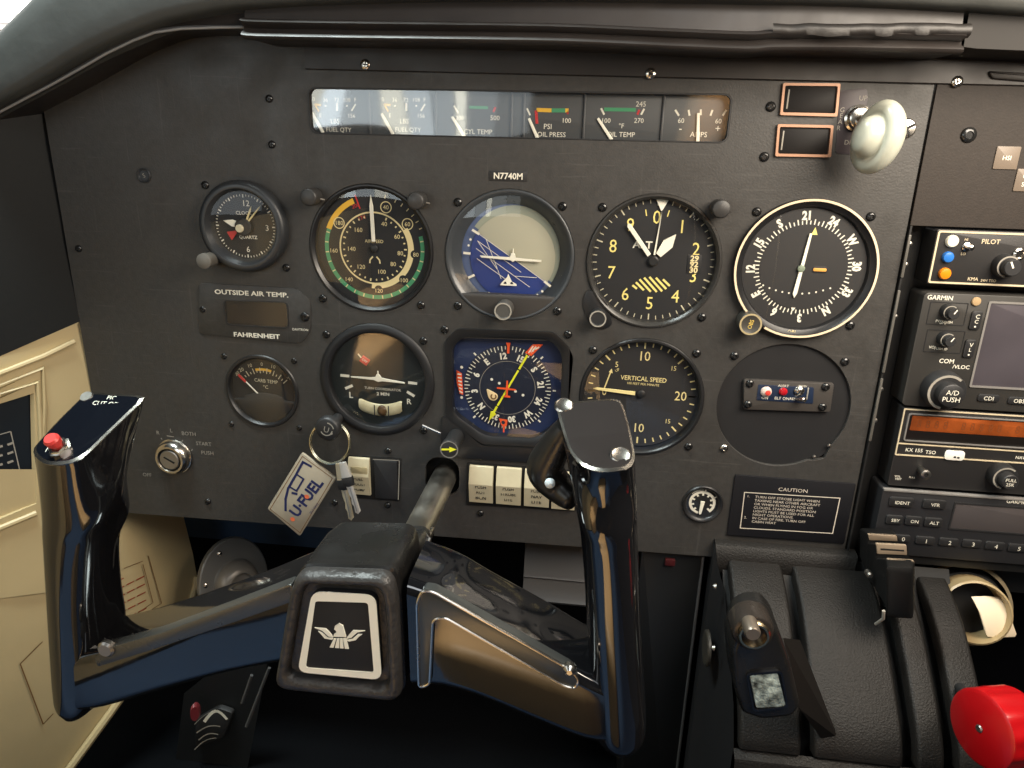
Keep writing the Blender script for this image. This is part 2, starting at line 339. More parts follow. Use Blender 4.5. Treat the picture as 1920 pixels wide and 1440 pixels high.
# visor body: dark face under the pad with a rolled lower edge, underside going back to the panel
B = [(-520, 520), (-260, 372), (-140, 298), (-60, 248), (0, 211), (100, 158), (200, 101), (250, 77), (290, 62), (340, 55), (400, 53), (462, 53)]
secs = []
for px, py in B:
    p = W(px, py, 32)
    secs.append([(p[0], p[1] + k[0], k[1]) for k in ((16, 20), (16, 29), (10, 31), (2.2, 31.8), (1.4, 33.2), (.2, 33.2), (-.4, 32), (0, 30), (.6, 25), (0.8, -3))])
M().loft(crom(secs), False).build('left_cowl', VISOR, gs, ang=60)
tr = M().tube([W(a, b - 1, 33.6) for a, b in [(-60, 248), (0, 211), (100, 158), (150, 130), (200, 101), (250, 77), (290, 62), (340, 55), (400, 53), (455, 52)]], .75, 8)
tr.build('edge_trim', mat('trim_grey', (.20, .19, .18), .4), gs)
e0 = W(470, 52, 33); M().lathe3(W(455, 52, 33.5), W(482, 54, 33.5), [(.6, 0), (1.9, .2), (2.2, .5), (1.9, .8), (.6, 1)], 14, True, True).build('trim_end', mat('trim_grey', 0), gs)
E_ = [(452, 68), (480, 71), (640, 74), (800, 76), (1000, 79), (1100, 82), (1250, 89), (1400, 95), (1450, 92), (1560, 92), (1680, 94), (1780, 96), (1806, 97)]
secs = []
for i, (px, py) in enumerate(E_):
    p = W(px, py, 40); q = W(px, py - 32, 40); h = q[1] - p[1]
    secs.append([(p[0], p[1] + k[0], k[1]) for k in ((30, 30), (h + 2, 34), (h + .6, 39.2), (h - .4, 40.6), (h - 1.6, 39.4), (h - 2.4, 36.8), (5.2, 35.8), (3.4, 36.6), (2.2, 39.6), (1.0, 40.4), (-.2, 39.8), (-.9, 38), (-.4, 33), (.2, 29), (.6, 2), (.7, -3))])
M().loft(crom(secs), False).build('eyebrow_rail', VISOR, gs, ang=60)
secs = []
for px, py in [(1806, 98), (1830, 101), (1900, 104), (2050, 110), (2600, 140)]:
    p = W(px, py - 6, 34); secs.append([(p[0], p[1] + k[0], k[1]) for k in ((40, 30), (1, 34), (0, 32), (0, -3))])
M().loft(secs, False).build('right_cowl', mat('visor_dark', (.007, .0055, .0045), .6, spec=.25, var=.1), gs)
# worn, unevenly glued seam along the right of the eyebrow
secs = []; kv = [random.random() for _ in range(12)]; yv = [random.uniform(-2, 2) for _ in range(12)]
for i in range(56):
    f = i / 5.2; n_ = int(f); w_ = f - n_; w_ = w_ * w_ * (3 - 2 * w_); k = kv[n_] * (1 - w_) + kv[n_ + 1] * w_; y_ = 54 + yv[n_] * (1 - w_) + yv[n_ + 1] * w_
    p = W(1450 + i * 6.8, y_, 41); secs.append([(p[0], p[1] + 2.8, 38), (p[0], p[1] + 1.6, 40.2 + k), (p[0], p[1] - .2, 40.6 + k * 1.4), (p[0], p[1] - 2 - k * 1.5, 40.2 + k * .8), (p[0], p[1] - 3.6, 37.5)])
M().loft(secs, False).build('seam_wrinkle', mat('seam_vinyl', (.011, .009, .008), .5, bump=(120, .35, .0015)), gs, ang=60)
slot = M(); o_ = rpoly(wpx([(1852, 133), (2010, 142), (2010, 160), (1858, 148)], 3), 2); slot.slab(o_, 1, 4.5, 1).build('vent_slot_lip', VISOR, gs)
# ================================================================ left side wall
def sx(d): return -301.5 - (.7 * d if d > 0 else .22 * d)
def WS(px, py, off=0.0):      # where the view ray meets the side wall (flares out towards the viewer)
    q = ray(px, py); lo, hi = -200.0, 420.0
    f = lambda d: (CAM[0] + (CAM[2] - d) / q[2] * q[0]) - (sx(d) + off)
    for _ in range(60):
        mid = (lo + hi) / 2
        if f(mid) * f(lo) <= 0: hi = mid
        else: lo = mid
    return W(px, py, (lo + hi) / 2)
sw = thing('side_wall', 'beige moulded cabin side wall panel left of the control wheel', 'wall panel', (-320, -150, 20))
def wall_shape(pts, t=3.0, off=0.0):   # px outline -> solid patch on the wall
    a = [WS(p[0], p[1], off) for p in pts]; m = M(); n = len(a)
    return m.add(a + [(p[0] - t, p[1], p[2]) for p in a], [tuple(range(n)), tuple(range(2 * n - 1, n - 1, -1))] + [(i, (i + 1) % n, n + (i + 1) % n, n + i) for i in range(n)])
wall_shape([(147, 601), (175, 597), (178, 690), (182, 740), (190, 800), (210, 900), (170, 1100), (-60, 1130), (-60, 998), (0, 973), (69, 944), (66, 840), (64, 737), (0, 757), (-60, 776), (-60, 692), (0, 666)]).build('upper_moulding', BEIGE, sw)
m = M(); gA = []
for py in (880, 960, 1000, 1040, 1080, 1130, 1200, 1270, 1335, 1388, 1440, 1560):
    xr = {880: 330, 960: 342, 1000: 352, 1040: 362, 1080: 369, 1130: 356, 1200: 300, 1270: 252, 1335: 206, 1388: 168, 1440: 130, 1560: 40}[py]
    gA.append([WS(xr + (-420 - xr) * k / 10, py, -1.2 - 2.2 * math.sin(k * .9 + py * .01)) for k in range(11)])
m.loft(gA, False).build('lower_kick_panel', BEIGE, sw, ang=60)
# rolled lower edge of the kick panel
M().tube([WS(a, b, 1.5) for a, b in [(369, 1080), (366, 1100), (356, 1130), (300, 1205), (252, 1273), (206, 1338), (168, 1390), (130, 1442), (60, 1535)]], 3.2, 8).build('rolled_edge', BEIGE, sw)
# mouldings
for pts, r in (([(-40, 722), (0, 700), (82, 668), (140, 640)], 1.8), ([(-40, 745), (0, 724), (80, 690), (84, 760), (80, 850)], 1.6), ([(-40, 758), (0, 741), (70, 716), (76, 800), (80, 930)], 1.8), ([(-40, 1010), (0, 990), (68, 962)], 2.0)):
    M().tube([WS(a, b, .5) for a, b in pts], r, 8).build('moulding_bead', BEIGE, sw)
wall_shape([(-60, 776), (0, 757), (64, 737), (66, 840), (69, 944), (0, 973), (-60, 998)], 2, -5).build('recess_back', mat('blue_black', (.006, .010, .015), .4), sw)
def wline(m, a, b, w, off):
    p, q = Vector(WS(*a, off)), Vector(WS(*b, off)); dv = (q - p).normalized(); nv = dv.cross(Vector((1, 0, .6)).normalized()).normalized() * w / 2
    m.poly3([tuple(p + nv), tuple(p - nv), tuple(q - nv), tuple(q + nv)])
m = M()
for a, b in (((-40, 826), (20, 809)), ((20, 809), (42, 903)), ((42, 903), (-40, 940))): wline(m, a, b, .7, -4.3)
for k in range(5):
    for j in range(3): wline(m, (-30 + j * 22, 846 + k * 17 - j * 6), (-15 + j * 20, 842 + k * 17 - j * 6), 1.6, -4.3)
m.build('placard_lettering', GREYT, sw, False)
m = M()
for a, b in (((80, 1203), (38, 1245)), ((38, 1245), (81, 1358)), ((81, 1358), (100, 1338))): wline(m, a, b, .8, .5)
for a, b in (((278, 1042), (303, 1131)), ((303, 1131), (262, 1158)), ((268, 1058), (287, 1130)), ((287, 1130), (250, 1155)), ((232, 1066), (268, 1052))): wline(m, a, b, .6, 1.6)
m.build('placard_outline', mat('print_brown', srgb(110, 75, 35), .6), sw, False)
m = M()
for k in range(6):
    y = 1086 + k * 15
    for a, b in ((216, 232), (236, 250), (254, 270)):
        if b + k * 2 < 288 and not (k == 0 and a > 230): wline(m, (a + k, y + 6 - (a - 216) * .5), (b + k, y + 6 - (b - 216) * .5), 1.1, 1.6)
m.build('red_lettering', mat('print_dull_red', srgb(150, 60, 35), .6), sw, False)
# dark trim above the beige moulding
dk = M(); dk.loft([[WS(-520, 892, .3), WS(-260, 780, .3), WS(0, 668, .3), WS(149, 603, .3)], [WS(-520, 700, 1), WS(-260, 560, 1), WS(0, 460, 1), WS(149, 400, 1)], [WS(-520, 510, 3), WS(-260, 360, 3), WS(0, 215, 3), WS(149, 130, 3)]], False)
dk.build('upper_dark_trim', mat('dark_trim', (.010, .0108, .0112), .6, spec=.2, bump=(200, .2, .0005)), sw, ang=60)
# cabin side continuing behind the camera, seen only mirrored in glass and gloss
M().loft([[(-395, 62, 134), (-418, 62, 500), (-418, 62, 1000)], [(-395, -330, 134), (-418, -330, 500), (-418, -330, 1000)]], False).build('rear_panel', BEIGE, sw)
# ================================================================ floor, bulkhead, daylight outside
structure(M().loft([[(-420, -360, -220), (420, -360, -220)], [(-420, -360, 1100), (420, -360, 1100)]], False), 'floor', mat('floor_shade_black', (.0015, .002, .003), .8, spec=.1, bump=(300, .4, .001)))  # near-black base colour stands in for the footwell shadow
structure(M().loft([[(-420, -352, 230), (420, -352, 230)], [(-420, -352, 1100), (420, -352, 1100)]], False), 'carpet', BLUE)
structure(M().loft([[(-900, 180, -150), (-120, 180, -150), (600, 180, -150)], [(-900, 60, -150), (-120, 60, -150), (600, 60, -150)], [(-900, -365, -110), (-120, -365, -110), (600, -365, -110)]], False), 'footwell_bulkhead', mat('footwell_black', (.0018, .0022, .003), .8, spec=.1))  # top and sides added to keep outdoor lamp light out of the footwell
structure(M().loft([[(-420, 60, -140), (-120, 60, -140)], [(-420, -215, -118), (-110, -215, -118)]], False), 'footwell_panel', mat('footwell_blue', (.006, .026, .066), .7, var=.15, varscale=30))
hw = thing('hangar_wall', 'overexposed white boarded wall outside the left window', 'wall', (-2600, 900, -2600))
q0 = W(0, 40, -2600)
ow = mat('white_boards', (.85, .84, .80), .6, emit=0)
for k in range(8):
    x0 = q0[0] - 900 + k * 330
    M().box(x0, x0 + 322, q0[1] - 4, q0[1] + 1200, -2630, -2600, 3, 3).build('board', ow, hw)
M().box(q0[0] - 900, q0[0] + 1740, q0[1] - 34, q0[1] - 6, -2640, -2590, 4, 4).build('base_rail', mat('grey_rail', (.10, .09, .085), .6), hw)
M().box(q0[0] - 900, q0[0] + 1740, q0[1] - 700, q0[1] - 36, -2640, -2605, 4, 4).build('lower_wall', mat('cream_wall', (.80, .74, .62), .6), hw)
lamp('outdoor_daylight_lamp', 'AREA', (q0[0] - 1600, q0[1] - 100, -1500), (q0[0] + 200, q0[1] + 50, -2600), 420, (1, .98, .94), 1.5, 1.0)

st = thing('seat', 'tan leather seat behind the camera, seen mirrored in the gauges and wheel', 'seat', (60, -350, 600))
TANL = mat('tan_leather', (.48, .31, .15), .45, bump=(250, .3, .001), var=.08, varscale=20)
M().slab(rr(-58, 86, 360, 800, 30, 6), -350, -215, 25, 4).warp(lambda x, u, d: (x, d, u)).build('cushion', TANL, st)
M().slab(rr(190, 420, 110, 265, 40, 6), -930, -850, 25, 4).warp(lambda x, u, d: (x, u, -d)).build('tan_reflection_block', TANL, st)  # unseen tan block added for the orange reflection at the gauge strip's end
for x_ in (260, 350): M().bar((x_, 115, 890), (x_, -352, 890), 6, 12).build('block_post', STEEL, st)  # made-up posts carrying that block down to the floor
M().slab(rr(-415, -300, 620, 980, 20, 5), -340, -150, 20, 4).warp(lambda x, u, d: (x, d, u)).build('tan_reflection_box', TANL, sw)  # unseen tan box added so the turn coordinator glass mirrors tan
# ================================================================ round gauges
def bezel(t, c, ro, ri, d_face, d_top=.8, material=None, glass_d=None, gr=None):
    m = M().lathe(*c, [(ro - .4, -4), (ro, d_top - 1), (ro - .5, d_top), (ro - 1.4, d_top + .1), (ri + 1.0, d_top - .5), (ri, d_top - 1.6), (ri - .6, d_face)], 64)
    m.build('bezel', material or BEZ, t, ang=30)
    gd = glass_d if glass_d is not None else d_top - 1.8
    M().lathe(*c, [(ri + .3, gd - .3), (ri * .8, gd), (ri * .4, gd + .1), (.05, gd + .12)], 48).build('glass', GLASS, t, ang=80)
def knob(t, px, py, d, r, h, material=BEZ, capm=None, name='knob', ring=None, base=0):
    x, u, _ = W(px, py, d); k = M().lathe(x, u, [(r * .92, base), (r, base + .5), (r, d - .7), (r * .93, d - .15), (r * .80, d), (r * .74, d - .25)], 30, True).build(name, material, t)
    if ring: M().ring(x, u, r * .82, r * .98, d + .02).build('ring_mark', ring, k, False)
    if capm: M().disc(x, u, r * .74, d - .2, 28).build('cap', capm, k, False)
    return k
def postlight(t, px, py):
    x, u, _ = W(px, py, 13); m = M().lathe(x, u, [(4.0, 0), (4.0, 1.5), (5.2, 2), (5.4, 6), (5.4, 11.5), (5.0, 12.6), (4.4, 13)], 18, True)
    p = m.build('post_light', mat('post_light_black', (.035, .034, .033), .42, rvar=.08), t, ang=40)
    M().bar((x + 4.4, u - 1.2, 6), (x + 6.4, u - 2, 3.2), .8, 8).build('light_clip', DSTEEL, p)
def needle(t, c, a, r0, r1, w0, w1, d, material=LUM, tip=2.2, name='needle'):
    a = math.radians(a); s_, c_ = math.sin(a), math.cos(a); m = M()
    o = [(-w0 / 2, r0), (w0 / 2, r0), (w1 / 2, r1 - tip), (.05, r1), (-.05, r1), (-w1 / 2, r1 - tip)]
    m.slab([(c[0] + x * c_ + y * s_, c[1] - x * s_ + y * c_) for x, y in o], d, d + .5, .15, 1)
    return m.build(name, material, t)
SHADOWN = mat('needle_hub', (.02, .02, .02), .4)
# ---- airspeed
t = thing('airspeed_indicator', 'airspeed indicator with green and yellow arcs and a white needle pointing straight up', 'gauge', (*ASI, 0), 'flight instruments')
c = (ASI[0] + .9, ASI[1] + .2); D = -4.5
bezel(t, ASI, 40.5, 37.4, D - .3)
M().disc(*c, 38.2, D).build('dial', DIAL, t, False)
m = M(); m.ring(*c, 30.4, 33.0, D + .1, 74, 291); m.build('green_arc', GREEN, t, False)
m = M(); m.ring(*c, 30.2, 33.6, D + .1, 291, 337); m.build('yellow_arc', AMBER, t, False)
m = M(); m.tick(*c, 26, 35, 341, .8, D + .15); m.text('200', c[0] - 11.4, c[1] + 26.4, 2.4, D + .12, 20); m.text('174', c[0] - 7.6, c[1] + 19, 2.4, D + .12, 20); m.build('red_line', RED, t, False)
m = M(); m.ring(*c, 22.2, 23.2, D + .12); m.ring(*c, 22.8, 26.0, D + .16, 58, 186); m.build('white_arc', CREAM, t, False)
m = M()
for k in range(19): m.tick(*c, 30.6, 32.8, 80 + k * 11.5, .7, D + .2)
for a in (14, 26, 34, 42, 50, 58, 66): m.tick(*c, 32.4, 34.6, a, .6, D + .14)
for k in range(30): m.tick(*c, 19.6, 20.8 if k % 3 else 21.4, 24 + k * 11, .9, D + .14)
for a, s_ in ((24, '40'), (62, '60'), (98, '80')): m.text(s_, c[0] + 17.2 * math.sin(math.radians(a)), c[1] + 17.2 * math.cos(math.radians(a)), 2.7, D + .14)
for a, s_ in ((128, '80'), (164, '100'), (218, '120'), (267, '140'), (318, '160')): m.text(s_, c[0] + 15.4 * math.sin(math.radians(a)), c[1] + 15.4 * math.cos(math.radians(a)), 2.7, D + .14)
for a, s_, cr in ((18, '40', 1), (54, '60', 1), (96, '80', 0), (136, '100', 0), (176, '120', 0), (221, '140', 0), (265, '160', 0), (304, '180', 1)):
    r = 27.4; x, y = c[0] + r * math.sin(math.radians(a)), c[1] + r * math.cos(math.radians(a))
    m.text(s_, x, y, 2.6, D + .24)
    if cr: m.ring(x, y, 3.1, 3.7, D + .14)
m.text('AIRSPEED', c[0], c[1] + 4.6, 2.0, D + .14)
for k in (-1, 1): m.line(c[0] + k * 1.2, c[1] - 5.2, c[0] + k * 3.2, c[1] - 7.4, .9, D + .14); m.line(c[0] + k * 3.2, c[1] - 7.4, c[0] + k * 3.4, c[1] - 9.6, .9, D + .15)
m.build('dial_markings', CREAM, t, False)
m = M()
for a in (96, 136, 176): x, y = c[0] + 26.6 * math.sin(math.radians(a)), c[1] + 26.6 * math.cos(math.radians(a)); m.disc(x, y, 2.7, D + .2, 20)
m.build('number_roundels', DIAL, t, False)
needle(t, c, -1.5, 4.5, 33.5, 2.4, 2.4, D + 1, tip=7)
M().lathe(*c, [(2.6, D), (2.6, D + 1.6), (2.0, D + 2)], 20, True).build('needle_hub', SHADOWN, t)
postlight(t, 577, 370); postlight(t, 778, 377)
for p in ((605.6, 559.7), (789.4, 572)): screw_into(t, *p)
# ---- attitude indicator
t = thing('attitude_indicator', 'attitude indicator with cream sky and blue ground tilted over to the right', 'gauge', (*AI, 0), 'flight instruments')
D = -8
M().lathe(*AI, [(40.4, -4), (40.7, .2), (40.2, .8), (39.4, .9), (38.4, .2), (36.5, -1.2), (33.5, -5.5), (31.5, -7.5)], 64).build('bezel', mat('bezel_slate', (.048, .054, .060), .32, rvar=.06), t, ang=60)
M().disc(*AI, 34, D - .6).build('backing_ring', mat('slate_blue', (.085, .12, .23), .5), t, False)
c = (AI[0] + 1.2, AI[1] - 1.6); HA = 33.5
def half(r, a0, a1, d, cc, n=24, dome=0):      # half disc with a shallow dome
    m = M(); secs = []
    for k in range(7):
        rk = r * k / 6; secs.append([(cc[0] + rk * math.sin(math.radians(a0 + (a1 - a0) * i / n)), cc[1] + rk * math.cos(math.radians(a0 + (a1 - a0) * i / n)), d + dome * (1 - (k / 6) ** 2)) for i in range(n + 1)])
    return m.loft(secs, False)
half(31, HA - 90, HA + 90, D - .4, (c[0] + 1.2, c[1] + 1.2)).build('roll_ring_sky', mat('sky_grey', srgb(150, 156, 140), .5), t, ang=80)
half(27.3, HA - 90, HA + 90, D, c, dome=2.2).build('sky_half', mat('sky_cream', srgb(172, 170, 150), .45), t, ang=80)
half(27.3, HA + 90, HA + 270, D, c, dome=2.2).build('ground_half', mat('ground_blue', srgb(48, 66, 132), .45), t, ang=80)
m = M(); h = math.radians(HA); ex, ey = (math.cos(h), -math.sin(h)), (-math.sin(h), -math.cos(h))
def HP(a, b): return (c[0] + ex[0] * a + ey[0] * b, c[1] + ex[1] * a + ey[1] * b)
dz = D + 2.6
m.line(*HP(-27, 0), *HP(27, 0), .35, dz)
for a in (-1, 1): m.line(*HP(a * 30.5, .3), *HP(a * 25.2, 0), 1.5, dz + .1)
for (a, b, e, f) in ((-24, 4, 10, 4), (-24, 4, -2, 12), (-22, 8.5, 20, 8.5), (-18, 13.5, 5, 13.5), (-20, 0, 2, 15), (20, 1, 8, 8.5)): m.line(*HP(a, b), *HP(e, f), .34, dz + .03)
for dg in (HA + 90 + 12, HA + 90 + 20, HA + 270 - 12, HA + 270 - 20): x, y = c[0] + 28.6 * math.sin(math.radians(dg)), c[1] + 28.6 * math.cos(math.radians(dg)); m.disc(x, y, .75, dz, 10)
for dg in (HA + 90 + 30, HA + 270 - 30, HA + 270 - 60, HA + 270 - 92): m.tick(*c, 26.6, 31.2, dg, 1.5, dz + .02)
m.disc(c[0] + 29.5, c[1] + 17, .7, dz, 10)
m.build('horizon_markings', WHITE, t, False)
m = M(); cs = (c[0] + .8, c[1])
m.slab([(cs[0] + x, cs[1] + y) for x, y in ((-21, .9), (-1.8, .5), (-1.2, 3), (-.4, 3.2), (-.3, 6), (.3, 6), (.4, 3.2), (1.2, 3), (1.8, .3), (18, -.5), (18, -1.7), (1.2, -1.6), (0, -2.4), (-1.6, -1.4), (-20, -.4))], D + 3.6, D + 4.4, .2, 1)
m.build('aircraft_symbol', LUM, t)
m = M(); b0 = (c[0] - 1.6, c[1] - 13.6); m.poly([(b0[0] - 5.4, b0[1] - 4), (b0[0] + 5.2, b0[1] - 4), (b0[0] + 5, b0[1] - 2.8), (b0[0] + 2, b0[1] - 1.2), (b0[0] + .6, b0[1] + 1.6), (b0[0] - .4, b0[1] + 3.6), (b0[0] - 1, b0[1] + 1.6), (b0[0] - 3, b0[1] - .6), (b0[0] - 5, b0[1] - 2.8)], D + 3.4); m.build('index_pointer', LUM, t, False)
m = M(); m.poly([(b0[0] - 3.4, b0[1] - 3), (b0[0] - 1.2, b0[1] - 3), (b0[0] - 1.6, b0[1] - 1.6), (b0[0] - 2.6, b0[1] - 1.6)], D + 3.5); m.poly([(b0[0] + 1, b0[1] - 3), (b0[0] + 3.2, b0[1] - 3), (b0[0] + 2.4, b0[1] - 1.6), (b0[0] + 1.4, b0[1] - 1.6)], D + 3.5); m.build('pointer_windows', DIALBLUE, t, False)
M().lathe(*AI, [(37.6, -1.0), (30, -.4), (15, .1), (.05, .2)], 48).build('glass', GLASS, t, ang=80)
m = M()
o = []
for k in range(25): a = math.radians(128 + 104 * k / 24); o.append((AI[0] + 39.6 * math.sin(a), AI[1] + 39.6 * math.cos(a)))
m.slab(o, -6, .5, .4).build('lower_cover', mat('cover_grey', (.05, .047, .045), .45), t)
knob(t, 943, 584, 12, 5.6, 12, mat('knob_grey', (.07, .068, .063), .4), ring=GREYT)
for p in ((858.6, 379), (1055, 386.7), (858.6, 573), (1045, 583)): screw_into(t, *p)
# ---- altimeter
t = thing('altimeter', 'altimeter with yellow numerals, white hands and a striped diamond', 'gauge', (*ALT, 0), 'flight instruments')
D = -4.5; c = (ALT[0] + .2, ALT[1] + .4)
m = M(); o = rpoly(wpx([(1100, 540), (1135, 560), (1150, 610), (1125, 620), (1100, 600), (1091, 566)]), 4); m.slab(o, 0, .9, .4).build('knob_mount', BEZ, t)
bezel(t, ALT, 40.8, 37.6, D - .3, 1.4, mat('bezel_warm', (.032, .031, .029), .3, rvar=.08))
M().disc(*c, 38.2, D).build('dial', DIAL, t, False)
m = M()
for k in range(50): m.tick(*c, 33.2 if k % 5 == 0 else 34.6, 37, k * 7.2, .75 if k % 5 == 0 else .5, D + .1)
m.build('scale_ticks', mat('print_ivory', srgb(205, 198, 170), .6), t, False)
m = M()
for k in range(10): a = math.radians(k * 36); m.text(str(k), c[0] + 26.4 * math.sin(a), c[1] + 26.4 * math.cos(a), 7.8, D + .1, 0, .9)
for k in (-1, 1): m.tick(*c, 27.6, 31.4, k * 13, .6, D + .1)
m.build('numerals', mat('print_pale_yellow', srgb(240, 222, 130), .6), t, False)
m = M()
for k in range(7):
    x = c[0] - 11 + 3.2 * k; L = min(9, 3.2 * (k + .4), 3.4 * (7 - k))
    m.line(x - L * .36, c[1] - 14.6 + L * .42 + .6 * k - 1.6, x + L * .36 + 2, c[1] - 14.6 - L * .42 + .6 * k - 2.6, 1.3, D + .12)
m.build('striped_flag', mat('print_pale_yellow', 0), t, False)
m = M(); m.text('ALT', c[0] - 7.2, c[1] + 9.6, 4.2, D + .1, 0, 1.1, .02); m.build('lettering', WHITE, t, False)
kx, ky = c[0] + 24.8, c[1] - 1; M().box(kx - 4.2, kx + 4.2, ky - 5.8, ky + 5.8, D + .02, D + .35, .1, .4).build('setting_window', BLK, t)
m = M()
for j, s_ in enumerate(('29', '92', '30')): m.text(s_, kx, ky + 3.6 - 3.6 * j, 3.2, D + .4, 0, 1.1, .03)
m.build('setting_digits', CREAM, t, False)
needle(t, c, 5, 3.8, 31, 1.2, .45, D + .9, tip=3, name='thin_hand')
m = M(); m.poly([(c[0] + 2.4 + a, c[1] + 36.8 + b) for a, b in ((-3.7, 0), (3.7, 0), (.3, -6.6), (-.3, -6.6))], D + 1.3); m.build('top_pointer', LUM, t, False)
m = M(); a = math.radians(36); o = [(-1.9, 4.6), (1.9, 4.6), (3.5, 13.5), (.2, 20.5), (-.2, 20.5), (-3.5, 13.5)]; m.slab([(c[0] + x * math.cos(a) + y * math.sin(a), c[1] - x * math.sin(a) + y * math.cos(a)) for x, y in o], D + 1.4, D + 1.9, .2, 1).build('short_hand', LUM, t)
needle(t, c, -38, 4.6, 28, 2.6, 2.6, D + 2, tip=1.4, name='long_hand')
M().lathe(*c, [(3.2, D), (3.2, D + 2), (2.4, D + 2.6)], 20, True).build('needle_hub', SHADOWN, t)
knob(t, 1121, 598, 9, 5.3, 9, BLK, ring=GREYT)
postlight(t, 1353, 392)
for p in ((1130, 388.6), (1316, 594.7)): screw_into(t, *p)
# ---- course deviation indicator
t = thing('course_indicator', 'course deviation indicator ringed in white with a compass rose and needle', 'gauge', (*CDI, 0), 'flight instruments')
D = .5; c = (CDI[0] - .4, CDI[1] + .8)
m = M().lathe(*CDI, [(41.2, 0), (41.2, 4.6), (40.6, 5.2), (39.6, 5.2), (39.2, 4.6), (36.6, 3.0), (35.6, D)], 72); m.build('bezel', BEZ, t, ang=30)
M().ring(*CDI, 39.7, 41.0, 5.28, -135, 208, 90).build('white_ring', mat('ring_cream', srgb(225, 205, 175), .45), t, False)
M().disc(*c, 36.6, D).build('dial', mat('dial_charcoal', (.022, .021, .021), .55), t, False)
M().disc(*c, 25.0, D + .3).build('inner_disc', mat('dial_charcoal', 0), t, False)
m = M(); off = -4.0
for k, s_ in enumerate(('21', '24', 'W', '30', '33', 'N', '3', '6', 'E', '12', '15', 'S')):
    a = off + 30 * k; m.text(s_, c[0] + 30.4 * math.sin(math.radians(a)), c[1] + 30.6 * math.cos(math.radians(a)), 4.7, D + .15, -a, .82, .05)
for k in range(72): m.tick(*c, 25.4, 27.6 if k % 2 else 28.6 - .6 * (k % 6 == 0), off + k * 5, .65, D + .15)
for k in range(11):
    x = -19.5 + 3.9 * k
    if k != 5: m.disc(c[0] - 2.2 + x, c[1] - 15.6 + (x * x) * .011, .55, D + .4, 10)
m.poly([(c[0] - 3.6, c[1] - 24.2), (c[0] - 1.0, c[1] - 24.2), (c[0] - 2.3, c[1] - 26.4)], D + .45)
m.build('compass_rose', WHITE, t, False)
m = M(); m.poly([(c[0] + 1.6, c[1] + 19.6), (c[0] + 5.2, c[1] + 19.6), (c[0] + 3.4, c[1] + 24)], D + .5); m.build('lubber_triangle', mat('print_pale_yellow', 0), t, False)
m = M(); m.slab([(c[0] + x, c[1] + y) for x, y in ((.4, 20.4), (1.9, 20.4), (-1.6, -15.2), (-2.9, -18), (-4.2, -15.6))], D + 1.2, D + 1.7, .15, 1); m.build('needle', LUM, t)
M().lathe(c[0] - 1.4, c[1] - .2, [(2.1, D + 1), (2.1, D + 2), (1.7, D + 2.2)], 18, True).build('needle_pivot', mat('pivot_green', (.22, .27, .2), .4), t)
M().box(c[0] + 5.2, c[0] + 14, c[1] - 2.6, c[1] + 1.4, D + .32, D + .5, .05, 1.5).build('flag_window', DIAL, t)
M().box(c[0] + 5.8, c[0] + 13.4, c[1] - 1.6, c[1] + .3, D + .55, D + .75, .05, .7).build('flag', mat('flag_orange', srgb(226, 165, 80), .5), t)
M().text('OBI', CDI[0] - 2.4, CDI[1] - 37.6, 2.0, 3.9).build('lettering', CREAM, t, False)
M().lathe(*CDI, [(37.4, 3.0), (20, 3.4), (.05, 3.5)], 48).build('glass', GLASS, t, ang=80)
k = knob(t, 1407.7, 608.3, 12, 6.7, 12, mat('knob_tan_black', (.05, .047, .04), .4), ring=mat('ring_tan', srgb(165, 150, 115), .4))
x, u, _ = W(1407.7, 608.3, 12); M().text('OBS', x, u, 2.4, 11.9, 78, .9).build('lettering', YEL, k, False)
for p in ((1419, 397), (1632.7, 406), (1594, 610)): screw_into(t, *p)
# ---- turn coordinator
t = thing('turn_coordinator', 'turn coordinator with small white aeroplane, L and R marks and a red flag', 'gauge', (*TC, 0), 'flight instruments')
D = -2.6; c = (TC[0] + .6, TC[1] + .6)
M().lathe(*TC, [(39.4, -4), (39.6, .6), (39, 1.2), (37, 2.0), (35.6, 2.1), (33.8, 1.4), (33.2, 0), (32.6, D - .3)], 64).build('bezel', mat('bezel_matte', (.010, .010, .011), .5, bump=(1500, .2, .0002)), t, ang=40)
M().disc(*c, 33.5, D).build('dial', mat('dial_green_black', (.010, .014, .014), .6), t, False)
m = M()
for a, b, e, f in ((-27, .8, -20.6, .6), (20.4, -1.4, 26.6, -1.8), (-24, -8.6, -18.6, -6.0), (19.4, -8.0, 24.6, -11)): m.line(c[0] + a, c[1] + b, c[0] + e, c[1] + f, 1.9, D + .15)
m.text('L', c[0] - 20.2, c[1] - 13, 4.0, D + .15, 0, 1, .03); m.text('R', c[0] + 20.6, c[1] - 15, 3.8, D + .15, 0, 1, .02)
m.text('TURN COORDINATOR', c[0] + 2.4, c[1] - 7.2, 1.7, D + .15, -1); m.text('2 MIN', c[0] + 2.6, c[1] - 10.8, 2.2, D + .15, 0, 1.1, .02)
m.build('dial_markings', WHITE, t, False)
m = M(); m.slab([(c[0] + x, c[1] + y) for x, y in ((-19, 1.1), (-5.4, 1.2), (-2, 1.6), (-1, 3.6), (-.5, 3.8), (-.4, 6), (.4, 6), (.5, 3.8), (1.2, 3.4), (2.4, 1.4), (5.4, .8), (18.5, -.9), (18.5, -1.9), (3, -1.2), (0, -1.8), (-3, -.6), (-19, .2))], D + 1.4, D + 2.0, .2, 1).build('aeroplane', LUM, t)
x, y = c[0] - 9.2, c[1] + 12.4; M().slab([(x + a * .82 + b * .57, y - a * .57 + b * .82) for a, b in ((-2.9, -2.5), (2.9, -2.5), (2.9, 2.5), (-2.9, 2.5))][::-1], D + .3, D + .7, .1).build('warning_flag', mat('flag_red', srgb(205, 45, 55), .5), t)
